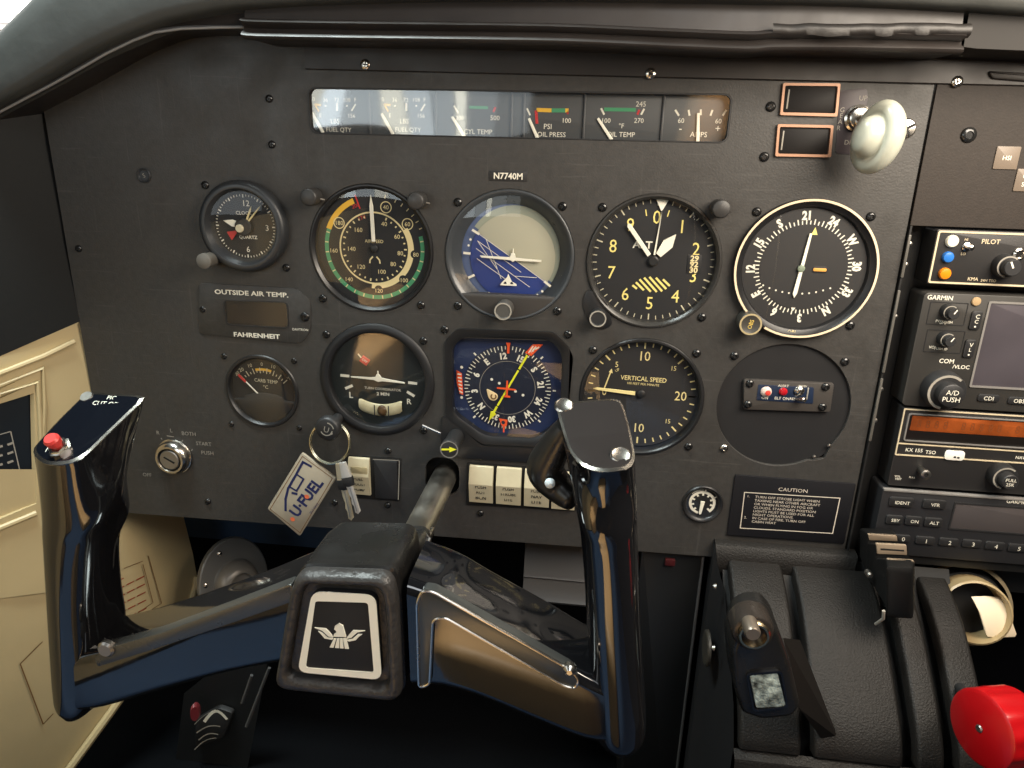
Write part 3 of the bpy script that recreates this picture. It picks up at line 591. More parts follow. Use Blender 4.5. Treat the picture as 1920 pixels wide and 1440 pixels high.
m = M(); m.text('OFF', x, y, 1.6, D + .78, -35); m.line(x - 4.6, y + 4.4, x - 2.4, y + 1.8, .9, D + .3); m.build('flag_lettering', WHITE, t, False)
# inclinometer tube
secs = []
for k in range(21):
    a = -15.2 + 30.4 * k / 20; yy = c[1] - 22.6 + a * a * .0165; rad = 4.4 if 0 < k < 20 else 3.4
    secs.append([(c[0] + .8 + a, yy + rad * math.cos(math.pi * j / 10), D + .2 + 1.7 * math.sin(math.pi * j / 10)) for j in range(11)])
M().loft(secs, False).build('slip_tube', mat('tube_cream', srgb(205, 196, 160), .25, var=.15, varscale=120), t, ang=70)
M().lathe(c[0] + 2.0, c[1] - 22.6, [(4.1, D + .4), (3.9, D + 1.4), (2.8, D + 2.6), (1.2, D + 3.2)], 24, True).build('slip_ball', mat('ball_brown', (.10, .055, .022), .3), t)
m = M(); m.line(c[0] - 2.8, c[1] - 27.2, c[0] - 2.8, c[1] - 18, .8, D + 3.4); m.line(c[0] + 7, c[1] - 27.2, c[0] + 7, c[1] - 18, .8, D + 3.4); m.build('tube_index_lines', mat('dial_black', 0), t, False)
M().lathe(*TC, [(33.0, .2), (20, .6), (.05, .8)], 48).build('glass', GLASS2, t, ang=80)
for p in ((612, 627), (794, 639), (794, 807)): screw_into(t, *p)
# ---- horizontal situation indicator
t = thing('compass_indicator', 'chamfered square heading indicator with yellow course arrow and orange flags', 'gauge', (*HSI, 0), 'flight instruments')
D = -6; c = W(951.6, 727, D)[:2]
oo = wpx([(858, 615), (1040, 622), (1069, 652), (1064, 798), (1020, 838), (904, 832), (836, 784), (834, 640)]); ii = wpx([(868, 632), (1032, 637), (1054, 662), (1050, 790), (1006, 822), (908, 817), (849, 774), (848, 652)])
ro, ri = rpoly(oo, 3), rpoly(ii, 6)
m = M(); m.loft([[(p[0], p[1], 0) for p in ro], [(p[0], p[1], .8) for p in ro], [(p[0] * .96 + q[0] * .04, p[1] * .96 + q[1] * .04, 1.4) for p, q in zip(ro, ri)], [(p[0] * .3 + q[0] * .7, p[1] * .3 + q[1] * .7, 1.2) for p, q in zip(ro, ri)], [(q[0], q[1], .2) for q in ri], [(q[0], q[1], D - .2) for q in ri]]); m.build('frame', BEZ, t, ang=30)
M().poly(rpoly([(q[0] * 1.0, q[1]) for q in ii], 6)[::-1], D).build('dial', mat('dial_reflection_blue', (.014, .026, .080), .5), t, False)  # blue in the dial colour stands in for a blue reflection
M().lathe(*c, [(29.6, D + .02), (29.4, D + .5), (29, D + .6)], 64, True).build('compass_card', DIALBLUE, t)
m = M(); off = -9
for k, s_ in enumerate(('12', '15', 'S', '21', '24', 'W', '30', '33', 'N', '3', '6', 'E')):
    a = off + 30 * k; m.text(s_, c[0] + 22.6 * math.sin(math.radians(a)), c[1] + 22.4 * math.cos(math.radians(a)), 4.0, D + .8, -a, .9, .05)
for k in range(72): m.tick(*c, 25.6 if k % 2 == 0 else 26.8, 29.2, off + k * 5, .6, D + .8)
for a in (45, 90, 135, 225, 315): m.tick(*c, 30.4, 32.6, a, 1.1, D + .3)
for x in (-11.6, -6, 6, 11.6): m.disc(c[0] + x * .92, c[1] - x * .42 + .6, .95, D + .85, 12)
m.disc(c[0] - 31.2, c[1] + 12.6, 1.0, D + .4, 12); m.disc(c[0] - 31.2, c[1] - 8.8, 1.0, D + .4, 12)
m.build('compass_rose', WHITE, t, False)
M().ring(*c, 18.6, 18.9, D + .82).build('inner_circle', GREYT, t, False)
m = M(); A_ = math.radians(27.5); dv = (math.sin(A_), math.cos(A_)); pv = (dv[1], -dv[0])
def CP(a, b): return (c[0] + .2 + dv[0] * a + pv[0] * b, c[1] - .2 + dv[1] * a + pv[1] * b)
m.slab([CP(27, -.75), CP(27, .75), CP(16, .75), CP(16, -.75)][::-1], D + 1.2, D + 1.7, .1)
m.slab([CP(14.8, -.65), CP(14.8, .65), CP(-14, .65), CP(-14, -.65)][::-1], D + 1.2, D + 1.7, .1)
m.slab([CP(-15, -.75), CP(-15, .75), CP(-19.5, .75), CP(-20, 2.1), CP(-26.6, .1), CP(-20, -2.1), CP(-19.5, -.75)], D + 1.2, D + 1.7, .1)
m.build('course_arrow', LIME, t)
m = M(); m.poly([(c[0] + a, c[1] + b) for a, b in ((-1.4, 31.8), (1.6, 31.8), (1, 29), (.9, 24.4), (-.7, 24.4), (-.6, 29))], D + 1.9)
m.poly([(c[0] + a, c[1] + b) for a, b in ((-5.2, -21.6), (.8, -22.2), (.4, -26.4), (-1.0, -27.8), (-1.2, -31.6), (-2.2, -31.6), (-2.2, -27.8), (-3.6, -26))], D + 1.9)
m.poly([(c[0] + a, c[1] + b) for a, b in ((-6.8, .8), (-.8, .7), (-.5, 5.8), (.5, 5.8), (.8, .6), (6, .1), (6, -.9), (.7, -.7), (.5, -4.6), (2.2, -4.9), (2.2, -6.2), (-2, -6), (-2, -4.7), (-.5, -4.5), (-.8, -.6), (-6.8, -.4))], D + 2.4)
m.build('lubber_lines', ORANGE, t, False)
m = M(); m.ring(c[0] - 2.2, c[1] - 24.4, .01, 1.3, D + 1.95); m.build('bug_notch', DIALBLUE, t, False)
fA = [(c[0] + a, c[1] + b) for a, b in ((16.2, 31.4), (22.8, 31.6), (15.4, 23.2), (11.2, 25.4))]; fl_ = M().slab(fA, D + 1.0, D + 1.3, .1).build('warning_flag', ORANGE, t)
m = M()
for k in range(3): m.line(c[0] + 13.6 + k * 2.2, c[1] + 25.4 + k * 1.4, c[0] + 16.4 + k * 2.0, c[1] + 30.2 - k * .2, .8, D + 1.36)
m.text('NAV', c[0] + 16.8, c[1] + 27.8, 1.8, D + 1.42, 50); m.build('flag_stripes', WHITE, fl_, False)
fB = [(c[0] + a, c[1] + b) for a, b in ((-34.6, 10.6), (-31, 8.6), (-30, -6.6), (-32.4, -5.8), (-34.4, 1.4))]; fl_ = M().slab(fB, D + 1.0, D + 1.3, .1).build('heading_flag', ORANGE, t)
m = M()
for k in range(6): m.line(c[0] - 34 + k * .3, c[1] + 8 - k * 2.4, c[0] - 31.2 + k * .15, c[1] + 9 - k * 2.6 - 1.2, .9, D + 1.36)
m.build('flag_stripes', WHITE, fl_, False)
hb = [(c[0] + a, c[1] + b) for a, b in ((-14.2, -1), (-9.6, -3), (-6.4, -5), (-6.2, -7.4), (-8.6, -9.6), (-11.6, -9), (-13, -6.4))]; to = M().slab(rpoly(hb, 1.4), D + 1.0, D + 1.4, .1).build('to_from_pointer', mat('pointer_cream', srgb(236, 210, 160), .5), t)
M().ring(c[0] - 9.2, c[1] - 6.4, 1.2, 2.1, D + 1.45, 40, 330).build('pointer_mark', mat('print_brown', 0), to, False)
M().poly(rpoly([(q[0], q[1]) for q in ii], 6)[::-1], -.4).build('glass', GLASS, t, False)
for p in ((834, 618), (1065, 627)): screw_into(t, *p)
# HSI lower body and its two course knobs
lo = wpx([(830, 775), (905, 836), (1020, 842), (1064, 800), (1078, 800), (1074, 862), (1000, 866), (872, 858), (826, 838)]); M().slab(rpoly(lo, 4), 0, 2.4, .8).build('lower_body', BEZ, t)
x, u, _ = W(842, 843, 26); k = M().lathe(x, u, [(5.0, 2), (5.4, 3), (5.6, 20), (6.2, 21), (6.2, 25), (5.8, 25.8), (5.2, 26)], 28, True).build('course_knob', BLK, t)
M().ring(x, u, 5.25, 6.0, 26.05).build('knob_rim', mat('trim_grey', 0), k, False)
m = M(); m.poly([(x - 5, u - .9), (x + .2, u - .4), (x + .2, u - 1.8), (x + 5, u + .5), (x + .2, u + 2), (x + .2, u + .8), (x - 5, u + .4)][::-1], 26.1); m.build('yellow_arrow', LIME, k, False)
p, q = W(792, 797, 6), W(826, 812, 6); M().bar(p, q, .9).build('set_lever', STEEL, t)
# ---- vertical speed
t = thing('vertical_speed_indicator', 'vertical speed indicator with pale yellow numerals, partly hidden by the right grip', 'gauge', (*VSI, 0), 'flight instruments')
D = -5; c = (VSI[0] + .2, VSI[1] + 1.4)
M().lathe(*VSI, [(39.8, -4), (40, .4), (39.4, 1.0), (38.2, 1.1), (37.4, .4), (37, -1), (36.4, D - .3)], 64).build('bezel', BEZ, t, ang=35)
M().disc(*c, 37, D).build('dial', mat('dial_charcoal', 0), t, False)
m = M()
for k in range(21):
    a = 270 + 9 * k * 1.0; L = 4.4 if k % 5 == 0 else 3.0
    m.tick(*c, 35 - L, 35, a, 1.0 if k % 5 == 0 else .8, D + .15); m.tick(*c, 35 - L, 35, 270 - 9 * k, 1.0 if k % 5 == 0 else .8, D + .15)
for s_, a, r, z in (('10', 0, 25.6, 6.2), ('20', 90, 25.4, 6.2), ('10', 180, 24, 6.0), ('15', 46, 26.6, 3.0), ('15', 134, 26, 3.0), ('5', 318, 25.6, 3.6), ('5', 222, 25.6, 3.6), ('0', 270, 24, 5)): m.text(s_, c[0] + r * math.sin(math.radians(a)), c[1] + r * math.cos(math.radians(a)), z, D + .15, 0, .9)
m.text('VERTICAL SPEED', c[0] + .8, c[1] + 10.2, 3.0, D + .15, -1, .92, .01); m.text('100 FEET PER MINUTE', c[0] + .6, c[1] + 6.6, 1.5, D + .15, -1)
m.line(c[0] - 24.2, c[1] + 2.0, c[0] - 20.6, c[1] + 14, .8, D + .15); m.poly([(c[0] - 22, c[1] + 13.4), (c[0] - 19.4, c[1] + 12.8), (c[0] - 20.2, c[1] + 16)], D + .16); m.text('UP', c[0] - 16.6, c[1] + 15.2, 1.7, D + .15, 30)
m.build('dial_markings', mat('print_pale_yellow2', srgb(232, 214, 150), .6), t, False)
needle(t, c, 274, 4, 31.5, 2.6, 1.8, D + 1.2, mat('needle_cream', srgb(246, 228, 160), .5), tip=3)
M().lathe(*c, [(2.6, D), (2.6, D + 1.6), (2.0, D + 2)], 20, True).build('needle_hub', SHADOWN, t)
M().lathe(*VSI, [(37.2, -1.2), (20, -.9), (.05, -.8)], 48).build('glass', GLASS, t, ang=80)
for p in ((1112, 656), (1306, 662.5), (1291, 837)): screw_into(t, *p)
# ---- clock
t = thing('clock', 'small round quartz clock in a deep black bezel at the upper left', 'clock', (*CLK, 0))
c = CLK
M().lathe(*c, [(28.6, 0), (28.9, 5), (28.2, 7), (27, 8), (25.6, 8.4), (24, 8.2), (21.6, 3.8), (20.6, 1.6)], 60).build('bezel', BEZG, t, ang=40)
D = 1.2; M().disc(*c, 21, D).build('dial', DIAL, t, False)
m = M()
for k in range(60): m.tick(*c, 18 if k % 5 == 0 else 18.8, 20, k * 6, .8 if k % 5 == 0 else .45, D + .1)
for s_, a in (('12', 6), ('3', 92), ('6', 178)): m.text(s_, c[0] + 14.6 * math.sin(math.radians(a)), c[1] + 14.6 * math.cos(math.radians(a)), 3.6, D + .1)
m.text('CLOCK', c[0] - .4, c[1] + 8.4, 2.2, D + .1); m.text('QUARTZ', c[0] + 1.2, c[1] - 6.8, 2.0, D + .1, 0, 1.05, .02); m.build('dial_markings', WHITE, t, False)
needle(t, c, 283, 3, 14.6, 3.8, 4.4, D + .8, tip=6, name='hour_hand'); needle(t, c, 24, 2, 14, 1.4, 1.0, D + 1.1, CREAM, name='minute_hand'); needle(t, c, 42, 2, 18.4, 1.2, .8, D + 1.4, CREAM, name='second_hand')
m = M(); a = math.radians(240); m.poly([(c[0] + x * math.cos(a) + y * math.sin(a), c[1] - x * math.sin(a) + y * math.cos(a)) for x, y in ((-.4, 6), (.4, 6), (3, 13), (-3, 13))], D + .8); m.build('red_pointer', RED, t, False)
M().lathe(c[0] - .6, c[1] - .4, [(5.6, D), (5.6, D + 2.4), (4.9, D + 2.8), (4.6, D + 2.4)], 28, True).build('hub_cup', BLK, t)
M().lathe(c[0] - 2.6, c[1] - 1.2, [(2.6, D + 2), (2.6, D + 3.6), (2.2, D + 4)], 20, True).build('center_nut', mat('nut_cream', srgb(205, 195, 165), .35), t)
M().lathe(*c, [(22.4, 4.8), (12, 5.2), (.05, 5.3)], 40).build('glass', GLASS, t, ang=80)
x, u, _ = W(381, 490, 17); M().lathe(x, u, [(4.6, 0), (4.6, 12), (4.9, 12.5), (4.9, 16.6), (4.3, 17)], 26, True).build('setting_knob', mat('knob_worn', (.13, .12, .105), .42, rvar=.1), t)
for p in ((385, 347), (537, 502)): screw_into(t, *p, r=2.6)
# ---- outside air temperature
t = thing('outside_temperature_gauge', 'outside air temperature plate with dark window and white lettering', 'thermometer', (*W(480, 588)[:2], 0))
pl = rpoly(wpx([(372, 530), (556, 540), (583, 562), (583, 620), (566, 644), (374, 626)]), 4); M().slab(pl, 0, .9, .4).build('plate', PANEL, t)
ow_ = rpoly(wpx([(418, 562), (540, 566), (542, 616), (424, 610)], .9), 3.5); iw = rpoly(wpx([(421, 564), (538, 568), (540, 613.5), (427, 607.5)], .9), 3)
M().frame(ow_, iw, .8, 1.5).build('window_rim', BLK, t); M().poly(iw[::-1], 1.0).build('display', mat('lcd_black', (.006, .007, .012), .3), t, False); M().poly(iw[::-1], 1.3).build('glass', GLASS, t, False)
m = M(); x, u, _ = W(471, 550, 1); m.text('OUTSIDE AIR TEMP.', x, u, 3.0, 1.0, 0, 1.35, .025); x, u, _ = W(481, 629, 1); m.text('FAHRENHEIT', x, u, 3.0, 1.0, 0, 1.3, .025); x, u, _ = W(563, 618, 1); m.text('DAVTRON', x, u, 1.6, 1.0); m.build('lettering', WHITE, t, False)
screw_into(t, 572, 594, r=3.2, d=.9)
# ---- carburettor temperature
t = thing('carburetor_temperature_gauge', 'round carb temp gauge with yellow arc and red tipped needle', 'gauge', (*CRB, 0))
c = CRB; D = -3
M().lathe(*c, [(26, -3), (26.6, .4), (26, 1.2), (24.6, 1.3), (23.6, .3), (23, D)], 56).build('bezel', BEZ, t, ang=35)
M().disc(*c, 23.6, D).build('dial', DIAL, t, False)
lo = [(c[0] + 23.2 * math.sin(math.radians(a)), c[1] + 23.2 * math.cos(math.radians(a))) for a in range(108, 253, 6)] + [(c[0] - 15, c[1] - 6.6), (c[0] - 13.6, c[1] - 4.4), (c[0] - 8, c[1] - 2.6), (c[0], c[1] - 1.8), (c[0] + 8, c[1] - 2.6), (c[0] + 13.6, c[1] - 4.4), (c[0] + 15, c[1] - 6.6)]
M().slab(lo, D, D + 1.6, .5).build('lower_mask', mat('mask_charcoal', (.024, .022, .021), .5), t)
pv_ = (c[0], c[1] - 7)
m = M(); m.ring(*pv_, 21.2, 23, D + .15, -13, 17); m.build('yellow_arc', AMBER, t, False)
m = M()
for k in range(15): m.tick(*pv_, 20 if k % 2 else 19.4, 21.6 if k % 2 else 23.4, -44 + k * 6.6, .6, D + .2)
for s_, a in (('30', -46), ('20', -36), ('10', -20), ('0', 0), ('10', 18), ('30', 48)): m.text(s_, pv_[0] + 26 * math.sin(math.radians(a)), pv_[1] + 26 * math.cos(math.radians(a)), 2.5, D + .15, -a * .7)
m.text('CARB TEMP', c[0] + 2, c[1] + 6.8, 2.5, D + .15, -3, .9); m.text('°C', c[0] + 1.4, c[1] + 2.4, 2.4, D + .15); m.build('dial_markings', mat('print_ivory', 0), t, False)
needle(t, pv_, -44, 4, 21, .9, .8, D + .8, WHITE); m = M(); m.tick(*pv_, 17.6, 24.8, -44, 1.7, D + 1.4); m.build('needle_tip', RED, t, False)
M().lathe(*c, [(23.8, -.4), (12, 0), (.05, .1)], 40).build('glass', GLASS, t, ang=80)
for p in ((420, 668), (551.5, 677), (434, 795), (561, 802)): screw_into(t, *p, r=2.1, h=1)
# ---- suction gauge
t = thing('suction_gauge', 'tiny round suction gauge with a thick white scale ring beside the caution placard', 'gauge', (*SUC, 0))
c = SUC; D = -1
M().lathe(*c, [(13.4, 0), (13.4, 1.2), (12.8, 1.9), (11.8, 1.6), (10.8, .6), (10.4, D)], 40).build('bezel', BEZ, t, ang=35)
M().disc(*c, 11, D).build('dial', DIAL, t, False)
m = M(); m.ring(*c, 7.0, 8.8, D + .1, -140, 140)
for k in range(9): m.tick(*c, 5.4, 7.6, -136 + k * 34, 1.3, D + .12)
m.ring(*c, 7.0, 8.6, D + .1, 195, 220); m.tick(*c, 8, 10.4, 8, .9, D + .1); m.tick(*c, 8, 10.6, 60, .9, D + .1); m.ring(*c, 9.3, 9.7, D + .1, -50, 0); m.build('scale', WHITE, t, False)
needle(t, c, 186, -1.6, 8.6, 2.8, 1.8, D + .7, tip=1)
M().lathe(*c, [(11.2, .5), (.05, .9)], 30).build('glass', GLASS, t, ang=80)
# ================================================================ engine gauge cluster
t = thing('engine_gauge_cluster', 'long horizontal strip of six small engine and fuel gauges behind one window', 'gauge cluster', ((fx0 + fx1) / 2, 164, 0))
D = -5
M().frame(rr(fx0 + .02, fx1 - .02, fu0 + .02, fu1 - .02, 4.5, 6), rr(fx0 + .6, fx1 - .6, fu0 + .6, fu1 - .6, 4, 6), -7, .5).build('window_frame', BLK, t)
M().box(fx0 + .3, fx1 - .3, fu0 + .3, fu1 - .3, D - 2, D, .1, 4).build('dial_plate', mat('dial_slate', (.06, .064, .066), .5), t)
def cl(px, py, dd=.1): p = W(px, py, D + dd); return p[0], p[1]
m = M(); mw = M(); my = M(); mg = M(); mr = M()
def T(mm, s_, px, py, z, **k): x, u = cl(px, py); mm.text(s_, x, u, z, D + .1, **k)
def Ln(mm, a, b, e, f, w): mm.line(*cl(a, b), *cl(e, f), w, D + .12)
for ox in (0, 130):
    for s_, a, b in (('0', 588, 186), ('36', 610, 187), ('72', 631, 187), ('108', 650, 187), ('F', 666, 187), ('E', 601, 216), ('156', 659, 217)): T(mw, s_, a + ox, b, 2.3)
    T(mw, 'LBS', 628 + ox, 227, 2.7); T(mw, 'FUEL QTY', 635 + ox, 243, 2.5)
    Ln(my, 590 + ox, 195, 598 + ox, 209, .9); Ln(my, 590 + ox, 196, 602 + ox, 197, 1.2); Ln(mw, 632 + ox, 193, 632 + ox, 208, 1.2); Ln(mw, 667 + ox, 195, 659 + ox, 208, 1.0); Ln(mw, 610 + ox, 197, 611 + ox, 200, 1.1); Ln(mw, 651 + ox, 197, 650 + ox, 200, 1.1)
T(mw, '200', 862, 221, 2.2); T(mw, '500', 928, 221, 2.7); T(mw, 'CYL TEMP', 896, 247, 2.7); Ln(mw, 851, 198, 859, 212, 1.0); Ln(mg, 880, 201, 915, 202, 1.6); Ln(mr, 929, 201, 925, 210, 1.2)
Ln(mw, 988, 203, 994, 216, 1.0); Ln(my, 1006, 206, 1034, 207, 2.2); Ln(mg, 1034, 207, 1060, 207, 2.2); Ln(my, 1060, 207, 1066, 207, 2.2); Ln(mr, 1005, 207, 1007, 232, 1.6); Ln(mr, 1065, 209, 1064, 214, 1.0); T(mw, '100', 1062, 226, 2.6); T(mw, 'PSI', 1027, 237, 2.9); T(mw, 'OIL PRESS', 1034, 252, 2.7)
Ln(mw, 1127, 203, 1133, 215, 1.1); Ln(mg, 1133, 205, 1192, 206, 2.0); Ln(mr, 1199, 206, 1195, 215, 1.2); Ln(mw, 1208, 204, 1202, 215, 1.1); T(mw, '245', 1202, 195, 2.8); T(mw, '100', 1136, 226, 2.6); T(mw, '270', 1198, 226, 2.6); T(mw, '°F', 1165, 236, 2.6); T(mw, 'OIL TEMP', 1164, 252, 2.7)
for a, b, e, f in ((1266, 206, 1273, 217), (1291, 206, 1293, 217), (1314, 205, 1314, 216), (1336, 206, 1332, 217), (1362, 206, 1355, 217)): Ln(mw, a, b, e, f, 1.1)
T(mw, '60', 1277, 226, 2.6); T(mw, '60', 1347, 227, 2.6); T(mw, '-', 1276, 240, 4); T(mw, '+', 1346, 241, 4); T(mw, 'AMPS', 1310, 252, 2.8)
for mm, n, ma in ((mw, 'white_markings', WHITE), (my, 'yellow_markings', AMBER), (mg, 'green_markings', GREEN), (mr, 'red_markings', RED)): mm.build(n, ma, t, False)
for a, b, e, f in ((586, 212, 607, 249), (716, 213, 738, 252), (848, 219, 872, 257), (992, 222, 1008, 259), (1121, 222, 1147, 262), (1309, 212, 1308, 265)):
    p, q = cl(a, b), cl(e, f); dx, dy = q[0] - p[0], q[1] - p[1]; l = math.hypot(dx, dy); nx, ny = -dy / l * .95, dx / l * .95
    M().slab([(p[0] + nx * .8, p[1] + ny * .8), (p[0] - nx * .8, p[1] - ny * .8), (q[0] - nx, q[1] - ny), (q[0] + nx, q[1] + ny)], D + .7, D + 1.2, .1).build('needle', LUM, t)
for px in (694, 818, 960, 983, 1096, 1243):
    x, _, _ = W(px, 215, D); M().box(x - .6, x + .6, fu0 + .6, fu1 - .6, D - .05, D + 1.4, .3, .2).build('divider', mat('divider_grey', (.10, .10, .10), .4), t)
# window glass leans back so that it mirrors the cabin windows
gl_ = M(); secs = []
for k in range(13):
    x = fx0 + .6 + (fx1 - fx0 - 1.2) * k / 12; secs.append([(x, fu0 + .6, -1.9 - .5 * math.sin(k * 1.1)), (x, (fu0 + fu1) / 2, -1.6), (x, fu1 - .6, -1.5 - .3 * math.cos(k * .8))])
gl_.loft(secs, False).build('glass', GLASS2, t, ang=80)
# ================================================================ annunciators and gear lever
def annun(label, pts, inn):
    o = wpx(pts); c = (sum(p[0] for p in o) / 4, sum(p[1] for p in o) / 4, 0); t = thing('annunciator_light', label, 'indicator light', c, 'annunciator lights')
    M().frame(rpoly(o, .8, 2), rpoly(wpx(inn), .8, 2), 0, 2.2).build('frame', mat('frame_copper', srgb(176, 134, 108), .4, metal=.2), t)
    i = wpx(inn); M().slab(rpoly([(c[0] + (p[0] - c[0]) * .97, c[1] + (p[1] - c[1]) * .97) for p in i], .6, 2), 0, .8, .3).build('lens', mat('lens_dark', (.008, .0065, .006), .5, spec=.2), t)
    x0 = min(p[0] for p in i); y0, y1 = min(p[1] for p in i), max(p[1] for p in i); M().box(x0 + 2.2, x0 + 3.0, y0 + 2, y1 - 2, .7, 1.1, .1, .2).build('lens_edge', GREYT, t)
annun('empty copper framed indicator light, upper of the two by the gear lever', [(1467, 156), (1574, 157), (1568, 219), (1461, 216)], [(1471, 161), (1569, 162), (1564, 213), (1466, 211)])
annun('empty copper framed indicator light, lower of the two by the gear lever', [(1457, 233), (1561, 235), (1556, 295), (1452, 293)], [(1461, 238), (1556, 240), (1551, 290), (1457, 288)])
for p in ((1445, 200), (1433, 294)): screw_into(panel, *p, r=2.8)
g = thing('landing_gear_lever', 'pale green wheel shaped landing gear knob on its chrome collar', 'gear lever', (*W(1615, 240)[:2], 0))
x, u, _ = W(1607, 222); M().lathe(x, u, [(7.2, 0), (7.2, 1.5), (6, 2), (5.6, 6), (4.6, 6.5)], 30, True).build('collar', STEEL, g)
p0 = Vector((x, u, 2)); p1 = Vector(W(1634, 256, 26)); M().bar(p0, p1, 3, 14).build('stem', STEEL, g)
ax_ = Vector((-.88, .06, .47)).normalized(); cw = Vector(W(1646, 258, 24)); up_ = Vector((.22, .95, .12)); up_ = (up_ - ax_ * up_.dot(ax_)).normalized(); nrm = ax_.cross(up_); secs = []
for r, h in ((.02, -9), (8, -9), (13.5, -8), (17.2, -5), (19, 0), (18.4, 3.6), (16.4, 6.2), (13.8, 7.2), (12.2, 7.0), (11.0, 7.6), (10.2, 11), (8.2, 15), (5, 17), (.02, 17.8)):
    secs.append([tuple(cw + up_ * (math.cos(2 * math.pi * k / 40) * r) + nrm * (math.sin(2 * math.pi * k / 40) * r * .78) + ax_ * h * .8) for k in range(40)])
M().loft(crom(secs, 3), True, True, True).build('wheel_knob', PEARL, g, ang=70)
x, u, _ = W(1697, 241); s_ = M().lathe(x, u, [(5.4, 0), (5.4, 1.4), (4.6, 2.2), (2, 2.6)], 26, True).build('fastener', STEEL, g); M().tick(x, u, -4.4, 4.4, 60, 1.5, 2.7).tick(x, u, -4.4, 4.4, 150, 1.0, 2.72).build('fastener_slot', SLOT, s_, False)
M().slab(rpoly(wpx([(1574, 170), (1625, 165), (1628, 185), (1600, 290), (1566, 288)]), 2), 0, .35, .1).build('gear_placard', mat('placard_plum', (.05, .040, .045), .5), g)
m = M()
for s_, a, b in (('UP', 1618, 184), ('G', 1579, 206), ('E', 1577, 217), ('A', 1575, 228), ('R', 1572, 240), ('DN', 1592, 267)): x, u, _ = W(a, b); m.text(s_, x, u, 2.5, .45)
m.build('lettering', GREYT, g, False)
# ================================================================ blank cover with small control box
t = thing('blank_instrument_cover', 'flat black disc filling an empty instrument hole with a little switch box', 'cover plate', (*BLK_, 0))
M().lathe(*BLK_, [(44, -2.6), (43.9, -2.2), (43, -2.2)], 60, True).build('disc', mat('cover_charcoal', (.012, .012, .013), .55, var=.08), t)
for p in ((1377, 667), (1584, 678)): screw_into(t, *p)
screw_into(t, 1357.6, 840, mat_=STEEL)
for p in ((1527, 857), (1555, 836)): x, u, _ = W(*p, .3); M().lathe(x, u, [(1.3, -.2), (1.1, .6), (.5, .9)], 10, True).build('clip_end', DSTEEL, t)
bx = [(1393, 709), (1562, 717), (1554, 770), (1393, 765)]; M().slab(rpoly(wpx(bx, -2), 1.5), -2.2, 1.0, .4).build('switch_box', mat('box_brown', (.045, .040, .036), .5), t)
for p in ((1406, 719), (1548, 725), (1402, 758), (1542, 763)): screw_into(t, *p, r=2.6, d=1)
nb = rpoly(wpx([(1422, 721), (1526, 726), (1524, 757), (1418, 750)], 1), .8); M().slab(nb, .9, 1.3, .1).build('switch_face', mat('face_navy', (.012, .022, .05), .35), t)
for px, py, ma, r in ((1437, 735, mat('knob_white_red', srgb(210, 190, 180), .3), 3.4), (1469, 735, mat('led_red', srgb(170, 25, 35), .25), 2.6), (1499, 734, STEEL, 3.2)):
    x, u, _ = W(px, py, 2.4); M().lathe(x, u, [(r, 1.2), (r, 2), (r * .7, 3), (r * .2, 3.4)], 20, True).build('button', ma, t)
x, u, _ = W(1440, 737, 3.4); M().lathe(x, u, [(1.8, 2.8), (1.6, 3.8), (.4, 4.2)], 14, True).build('red_dot', mat('led_red2', srgb(215, 70, 60), .3), t)
p, q = W(1494, 748, 2), W(1510, 750, 7); M().lathe3(p, q, [(1.1, 0), (1.4, .6), (1.8, .9), (1.2, 1)], 12, True, True).build('toggle', STEEL, t)
m = M()
for s_, a, b, z in (('ON', 1434, 746, 1.8), ('ELT ON', 1466, 747, 1.8), ('ALERT', 1469, 723.5, 1.6), ('RESET', 1490, 748, 1.6), ('ARTEX', 1505, 724, 1.2)): x, u, _ = W(a, b, 1.4); m.text(s_, x, u, z, 1.38)
m.build('lettering', WHITE, t, False)
x, u, _ = W(1514, 738, 1.4); M().box(x - .4, x + .4, u - 4, u + 4, 1.3, 1.8, .1, .2).build('edge_strip', GREYT, t)
# ================================================================ caution placard
t = thing('caution_placard', 'black caution placard with white printed warning text in a box', 'placard', (*W(1490, 955)[:2], 0))
M().slab(rpoly(wpx([(1378, 889), (1604, 906), (1582, 1018), (1362, 1002)]), .8, 2), 0, 1.3, .4).build('plate', mat('placard_black', (.007, .007, .009), .5, spec=.3), t)
m = M(); m.path(wpx([(1396, 923), (1575, 934), (1561, 1000), (1388, 990)], 1.3), .6, 1.38, True)
x, u, _ = W(1487, 919, 1.3); m.text('CAUTION', x, u, 2.5, 1.38, 0, 1.15)
x0, u0, _ = W(1416, 930, 1.3); lines = ('TURN OFF STROBE LIGHT WHEN', 'TAXIING NEAR OTHER AIRCRAFT', 'OR WHEN FLYING IN FOG OR', 'CLOUDS. STANDARD POSITION', 'LIGHTS MUST BE USED FOR ALL', 'NIGHT OPERATIONS.', 'IN CASE OF FIRE, TURN OFF', 'CABIN HEAT')
for k, s_ in enumerate(lines): m.text(s_, x0, u0 - .5 - k * 2.62, 1.7, 1.38, 0, 1.12, 0, 'LEFT')
m.text('1.', x0 - 4.4, u0 - .5, 1.7, 1.38); m.text('2.', x0 - 4.4, u0 - .5 - 6 * 2.62, 1.7, 1.38)
m.build('lettering', mat('print_dim', srgb(205, 195, 180), .6), t, False)
